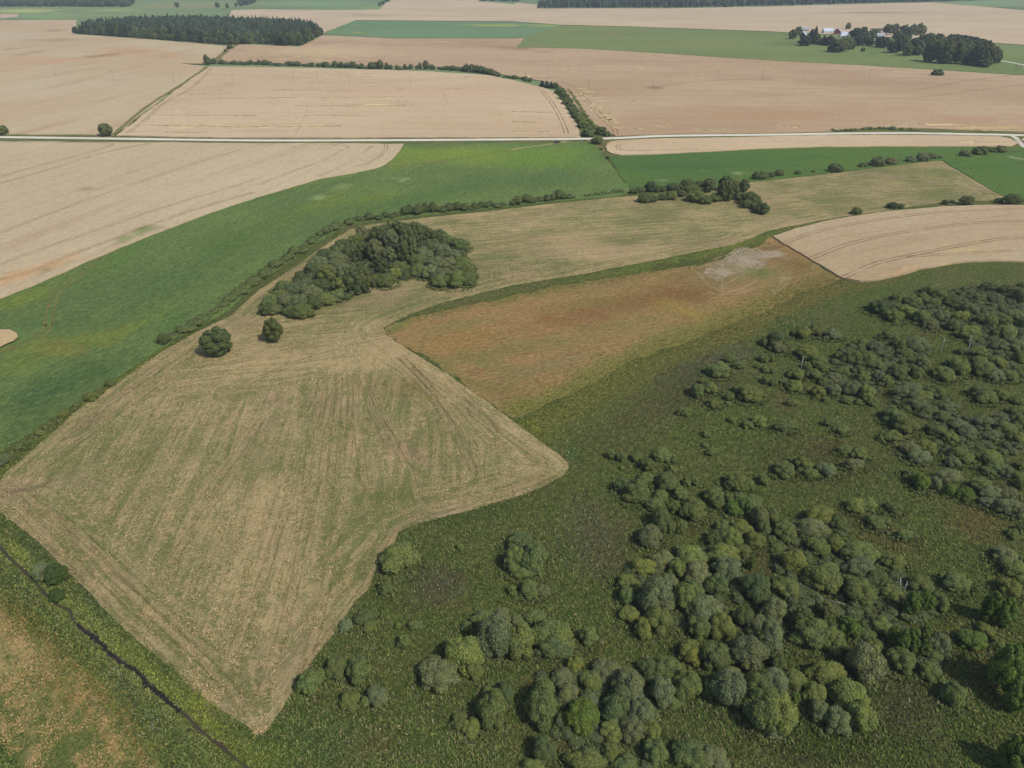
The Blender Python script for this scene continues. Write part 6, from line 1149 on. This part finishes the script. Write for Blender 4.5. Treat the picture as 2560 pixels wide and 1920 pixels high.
def dead_birch(crop, top, bot, label, H_, seed):
    gx, gy = K(crop, *bot); x, y, t = G(gx, gy); tx, ty, _ = G(*K(crop, *top), H_)
    lean = Vector((tx - x, ty - y, 0)); lean = lean * min(1, H_ * .35 / max(.1, lean.length))
    r_ = tag(empty('dead_birch', (x, y, 0)), label, 'dead tree', 'dead birches standing in the marsh')
    MB().tube([(0, 0, 0), tuple(lean * .5 + Vector((.06, 0, H_ * .5))), tuple(lean + Vector((0, 0, H_)))], [.17, .13, .06], 7).build('trunk', m_birch, r_, True)
    rr = random.Random(seed); b = MB()
    for i in range(4):
        f = rr.uniform(.5, .85); a = rr.uniform(0, 6.28); p = lean * f + Vector((0, 0, H_ * f)); b.tube([p, p + Vector((math.cos(a) * .5, math.sin(a) * .5, .35))], [.04, .015], 5)
    b.build('branch', m_birch, r_)
dead_birch('k4', (1716, 640), (1722, 790), 'tall bare white birch stem standing at the clearing', 8.5, 1)
dead_birch('k4', (1526, 648), (1480, 785), 'thin broken birch stem leaning right in the clearing', 7.5, 2)
dead_birch('k4', (301, 808), (280, 925), 'short bare birch stem at the left of the upper thicket', 6.5, 3)
dead_birch('b4', (803, 508), (797, 570), 'upright bare birch stump among the lower thicket bushes', 4.2, 4)
dead_birch('b4', (850, 524), (815, 600), 'bare birch stem leaning right beside the upright stump', 5.0, 5)
a_ = G(*K('b4', 275, 632), .8); b_2 = G(*K('b4', 470, 660), 1.0)
fl = tag(empty('fallen_log', (a_[0], a_[1], 0)), 'pale fallen birch log lying between the bushes', 'log')
d_ = Vector((b_2[0] - a_[0], b_2[1] - a_[1], .2)); MB().tube([(0, 0, .9), tuple(d_ * .5 + Vector((0, .5, .9))), tuple(d_ + Vector((0, 0, .9)))], [.03, .05, .07], 7).build('stem', m_twig, fl, True)
MB().tube([tuple(d_ * .3 + Vector((0, 0, 1.0))), tuple(d_ * .3 + Vector((-.6, .8, 1.8)))], [.05, .02], 5).build('branch', m_birch, fl)

# ------------------------------------------------------------------ grass, undergrowth and flowers of the marsh
def tint_mat(name, trans=.15):
    N = NT(name); t_ = N.attr('tint'); return N.out(t_.outputs['Color'], .85, trans=trans, spec=.1)
m_tint = tint_mat('grass_blades')
def tuft_mesh(name, P, col, hmin, hmax, wid, label, cat, seed, blades=3):
    rng = np.random.default_rng(seed); n = len(P); k = blades
    B = np.repeat(P, k, 0) + rng.normal(0, wid * .9, (n * k, 2)); c = np.repeat(col * rng.uniform(.72, 1.3, (n, 1)), k, 0) * rng.uniform(.8, 1.25, (n * k, 1))
    a = rng.uniform(0, 6.283, n * k); h = rng.uniform(hmin, hmax, n * k); w_ = wid * rng.uniform(.5, 1.2, n * k); ln = rng.uniform(.5, 1.1, n * k) * h
    x, y = B[:, 0], B[:, 1]; dx, dy = np.cos(a) * w_, np.sin(a) * w_; lx, ly = -np.sin(a) * ln, np.cos(a) * ln
    zb = np.full(n * k, hmin * .3)
    v0 = np.stack([x - dx, y - dy, zb], 1); v1 = np.stack([x + dx, y + dy, zb], 1)
    v2 = np.stack([x + lx + dx * .5, y + ly + dy * .5, h], 1); v3 = np.stack([x + lx - dx * .5, y + ly - dy * .5, h * .95], 1)
    v = np.stack([v0, v1, v2, v3], 1).reshape(-1, 3); f = np.arange(4 * n * k).reshape(-1, 4)      # leaning blades, upper side up
    me = mesh_np(name, v, [f], [m_tint]); at = me.attributes.new('tint', 'FLOAT_COLOR', 'FACE')
    cc = np.concatenate([np.clip(c, 0, 1), np.ones((n * k, 1))], 1).astype(np.float32)
    if len(me.polygons) == len(cc): at.data.foreach_set('color', cc.ravel())
    return tag(link(name, me), label, cat, kind='stuff')
hayW = [V(*p)[:2] for p in hay_poly]
falW = [V(*p)[:2] for p in [(832, 714), (903, 683), (1106, 636), (1381, 592), (1640, 532), (1690, 528), (1825, 602), (1680, 655), (1490, 738), (1330, 800), (1140, 895), (1108, 902), (953, 797)]]
wheatW = [V(*p)[:2] for p in [(1670, 509), (1909, 457), (2212, 443), (2400, 446), (2400, 568), (2212, 564), (2059, 568), (1934, 595), (1821, 599)]]
stubW = [V(*p)[:2] for p in [(-60, 1240), (0, 1284), (117, 1392), (213, 1474), (275, 1545), (300, 1590), (360, 1700), (100, 1760), (-60, 1500)]]
ditW = [V(*p)[:2] for p in ditch]
def scatter(n, ymax, seed, poly_out, power=1.6):
    r = np.random.default_rng(seed); out = np.zeros((0, 2))
    while len(out) < n:
        y = 62 + (ymax - 62) * r.random(n) ** power; x = r.uniform(-1, 1, n) * (y * .86 + 40)
        m = np.ones(n, bool)
        for p in poly_out: m &= ~inside(x, y, p)
        m &= (y < 215 + .22 * x)
        out = np.concatenate([out, np.stack([x, y], 1)[m]])
    return out[:n]
PAL = np.array([srgb(88, 106, 52), srgb(106, 118, 64), srgb(82, 104, 48), srgb(116, 116, 72), srgb(100, 108, 68), srgb(126, 120, 84), srgb(88, 102, 54)])
P = scatter(120000, 330, 31, [hayW, falW, wheatW, stubW]); d_, _ = seg_dist(P[:, 0], P[:, 1], ditW, False); P = P[d_ > .9]
rg = np.random.default_rng(5); pc = splat(P[:, 0], P[:, 1], 0, base_p)
cl = (np.sin(P[:, 0] / 11. + np.sin(P[:, 1] / 7.)) + np.sin(P[:, 1] / 9. + P[:, 0] / 23.)) * .5
ix = np.clip((rg.random(len(P)) * .75 + cl * .2 + .1) * 7, 0, 6).astype(int)
base_c = PAL[ix] * 1.10; al = (pc[:, 3:] * (rg.random((len(P), 1)) < .75)); cT = base_c * (1 - al) + pc[:, :3] * al * 1.05
tuft_mesh('tall_grass', P, cT, .12, .45, .11, 'tall marsh grass and herbs growing between the willow bushes', 'grass', 6)
def px_size(o):
    t = o.location.y * CT + CAM_H * ST; return o.scale[0] * max(o.scale[1], o.scale[2]) / t ** 2
marsh = sorted([o for o in C.objects if o.get('group') == GW], key=px_size, reverse=True)
jv = []; jf = []; jl = []; nb = 0
for o in marsh[300:]:                                        # past three hundred: the smallest ones together
    me = o.data; n_ = len(me.vertices); co = np.zeros(n_ * 3, np.float32); me.vertices.foreach_get('co', co); co = co.reshape(-1, 3) * np.array(o.scale)
    c_, s_ = math.cos(o.rotation_euler.z), math.sin(o.rotation_euler.z)
    co = np.stack([co[:, 0] * c_ - co[:, 1] * s_, co[:, 0] * s_ + co[:, 1] * c_, co[:, 2]], 1) + np.array(o.location)
    q = np.zeros(len(me.loops), np.int32); me.loops.foreach_get('vertex_index', q); ls = np.zeros(len(me.polygons), np.float32); me.attributes['leaf'].data.foreach_get('value', ls)
    if len(q) != 4 * len(ls): continue
    jv.append(co); jf.append(q.reshape(-1, 4) + nb); jl.append(ls); nb += n_
me = mesh_np('willow_scrub', np.concatenate(jv), [np.concatenate(jf)], [m_leaf]); jl = np.concatenate(jl)
at = me.attributes.new('leaf', 'FLOAT', 'FACE')
if len(me.polygons) == len(jl): at.data.foreach_set('value', jl)
o = link('willow_scrub', me); o.color = (*TONE['g'], 1); tag(o, 'the smallest willow bushes dotted over the marsh', 'bushes', kind='stuff')
for o in marsh[300:]: bpy.data.objects.remove(o)
bp = []
for o in [o for o in C.objects if o.name.startswith(('willow_bush', 'copse_shrub')) and o.location.y < 400]:
    k = int(50 * o.scale[0]); a = RNG.uniform(0, 6.283, k); q = RNG.uniform(.92, 1.32, k)
    bp.append(np.stack([o.location.x + np.cos(a) * q * o.scale[0], o.location.y + np.sin(a) * q * o.scale[1]], 1))
bp = np.concatenate(bp); bp = bp[(~inside(bp[:, 0], bp[:, 1], hayW)) | (bp[:, 0] < -8) & (bp[:, 1] > 250)]
PU = np.array([srgb(92, 106, 58), srgb(108, 114, 70), srgb(82, 96, 50), srgb(114, 114, 84)])
tuft_mesh('undergrowth', bp, PU[rg.integers(0, 4, len(bp))], .2, .75, .14, 'low undergrowth round the feet of the marsh bushes', 'undergrowth', 8, 3)
fz = []
for (cx, cy, rx, ry, n) in [(1245, 1180, 55, 60, 700), (1720, 725, 60, 22, 420), (1380, 905, 60, 40, 260), (930, 1270, 60, 24, 160), (1060, 1390, 40, 40, 130), (900, 1600, 160, 40, 260), (1560, 770, 40, 16, 120), (1800, 1560, 200, 50, 200), (1160, 980, 60, 60, 160), (1230, 960, 26, 40, 160), (1640, 960, 120, 50, 160), (1300, 1100, 80, 60, 200), (740, 1450, 60, 60, 120), (320, 1560, 40, 30, 110), (260, 1460, 30, 26, 60)]:
    for _ in range(n):
        t = rg.random() ** .5; a = rg.uniform(0, 6.283); x, y, _z = V(cx + rx * t * math.cos(a) * 1.4, cy + ry * t * math.sin(a) * 1.4); fz.append((x, y))
fz = np.array(fz)[::2]; m_ = ~inside(fz[:, 0], fz[:, 1], hayW); fz = fz[m_]
FC = np.array([srgb(146, 150, 132), srgb(170, 172, 156), srgb(132, 124, 120)])
tuft_mesh('wildflowers', fz, FC[rg.integers(0, 3, len(fz))], .35, .6, .06, 'pale wildflower heads speckled over the marsh', 'flowers', 9, 1)
# cut grass lying in wisps on the mown meadow and the stubble corner
def vnoise(x, y, seed):
    r = np.random.default_rng(seed); T = r.random((256, 256)); xi = np.floor(x).astype(int); yi = np.floor(y).astype(int); fx = x - xi; fy = y - yi
    fx = fx * fx * (3 - 2 * fx); fy = fy * fy * (3 - 2 * fy); g = lambda a, b: T[a % 256, b % 256]
    return (g(xi, yi) * (1 - fx) + g(xi + 1, yi) * fx) * (1 - fy) + (g(xi, yi + 1) * (1 - fx) + g(xi + 1, yi + 1) * fx) * fy
def in_poly_points(poly, n, seed, ymax, near_power=1.7):
    r = np.random.default_rng(seed); out = np.zeros((0, 2)); xs = [p[0] for p in poly]; y0 = min(p[1] for p in poly); y1 = min(ymax, max(p[1] for p in poly))
    while len(out) < n:
        y = y0 + (y1 - y0) * r.random(n) ** near_power; x = r.uniform(min(xs), max(xs), n); m = inside(x, y, poly); out = np.concatenate([out, np.stack([x, y], 1)[m]])
    return out[:n]
def wisps(name, P, cols, label, seed, thr=.5, wid=.16):
    d = angB; c_, s_ = math.cos(-d), math.sin(-d); u = P[:, 0] * c_ - P[:, 1] * s_; w_ = P[:, 0] * s_ + P[:, 1] * c_
    q = vnoise(P[:, 0] / 1.7, P[:, 1] / 1.7, seed) * .45 + vnoise(P[:, 0] / 6., P[:, 1] / 6., seed + 1) * .25 + vnoise(u / 18., w_ / 1.5, seed + 2) * .30
    P = P[q + np.random.default_rng(seed).uniform(-.08, .08, len(P)) > thr]; k = np.random.default_rng(seed).integers(0, len(cols), len(P))
    return tuft_mesh(name, P, cols[k], .05, .22, wid, label, 'grass', seed, 2)
wisps('hay_wisps', in_poly_points(hayW, 190000, 21, 330), np.array([srgb(190, 167, 130), srgb(180, 158, 122), srgb(168, 148, 114), srgb(186, 164, 134)]), 'wisps of cut dry grass lying on the mown meadow', 31, .52, .095)
wisps('green_stubble', in_poly_points(hayW, 110000, 22, 300), np.array([srgb(104, 112, 66), srgb(116, 118, 74), srgb(96, 106, 62)]), 'tufts of green stubble in the mown meadow', 41, .5, .10)
wisps('stubble_wisps', in_poly_points(stubW, 26000, 23, 200), np.array([srgb(176, 148, 108), srgb(162, 130, 94), srgb(178, 158, 120)]), 'dry orange stubble tufts in the lower left corner', 51, .50, .10)
wisps('stubble_greens', in_poly_points(stubW, 30000, 24, 200), np.array([srgb(84, 102, 56), srgb(100, 112, 58), srgb(72, 88, 52)]), 'green tufts in the lower left stubble corner', 61, .46, .10)
# weeds running out of the marsh into the fallow and the stubble
fr = []
for (pl_, sd_, den) in [([(1825, 604), (1740, 628), (1680, 655), (1560, 708), (1490, 738), (1400, 770), (1330, 800), (1270, 832), (1200, 862), (1140, 895), (1112, 905)], 6., 26), ([(900, 686), (1040, 652), (1106, 636), (1256, 611), (1381, 592), (1481, 575), (1581, 553), (1660, 525)], 3., 12), ([(0, 1284), (46, 1334), (117, 1392), (213, 1474), (275, 1545), (300, 1590), (340, 1640)], 1.3, 50)]:
    W = [V(*p)[:2] for p in pl_]
    for a, b in zip(W[:-1], W[1:]):
        L = math.hypot(b[0] - a[0], b[1] - a[1]); nx, ny = -(b[1] - a[1]) / L, (b[0] - a[0]) / L
        for _ in range(int(L * den)):
            t = rg.random(); q = rg.normal(0, sd_); fr.append((a[0] + (b[0] - a[0]) * t + nx * q, a[1] + (b[1] - a[1]) * t + ny * q))
FRC = np.array([srgb(116, 116, 62), srgb(100, 108, 54), srgb(122, 104, 66), srgb(92, 100, 54)])
tuft_mesh('weed_fringe', np.array(fr), FRC[rg.integers(0, 4, len(fr))], .1, .4, .17, 'olive weeds along the edges of the fallow field', 'weeds', 12, 2)
# reeds leaning over the ditch
rp = []
for a, b in zip(ditW[:-1], ditW[1:]):
    L = math.hypot(b[0] - a[0], b[1] - a[1])
    for _ in range(int(L * 40)):
        t = rg.random(); s = rg.choice([-1, 1]) * (.38 + abs(rg.normal(0, 1.5))); nx, ny = -(b[1] - a[1]) / L, (b[0] - a[0]) / L
        rp.append((a[0] + (b[0] - a[0]) * t + nx * s, a[1] + (b[1] - a[1]) * t + ny * s))
RC = np.array([srgb(130, 138, 78), srgb(114, 126, 68), srgb(142, 140, 92)])
tuft_mesh('ditch_reeds', np.array(rp), RC[rg.integers(0, 3, len(rp))], .15, .4, .075, 'yellow-green grass lining both banks of the ditch', 'grass', 10, 2)

# ------------------------------------------------------------------ haze
def haze(density, col):
    m = bpy.data.materials.new('haze_air'); m.use_nodes = True; t = m.node_tree; t.nodes.clear()
    v = t.nodes.new('ShaderNodeVolumePrincipled'); v.inputs['Color'].default_value = (*col, 1); v.inputs['Density'].default_value = density; v.inputs['Anisotropy'].default_value = 0.0
    o = t.nodes.new('ShaderNodeOutputMaterial'); t.links.new(v.outputs[0], o.inputs['Volume'])
    b = MB().box((0, 5000, 60), (26000, 24000, 130)); b.v = [(x, y, z - 0) for x, y, z in b.v]
    ob = b.build('haze', m); return tag(ob, 'thin summer haze over the far fields', 'haze', kind='stuff')
haze(.00010, (.74, .83, 1.0))
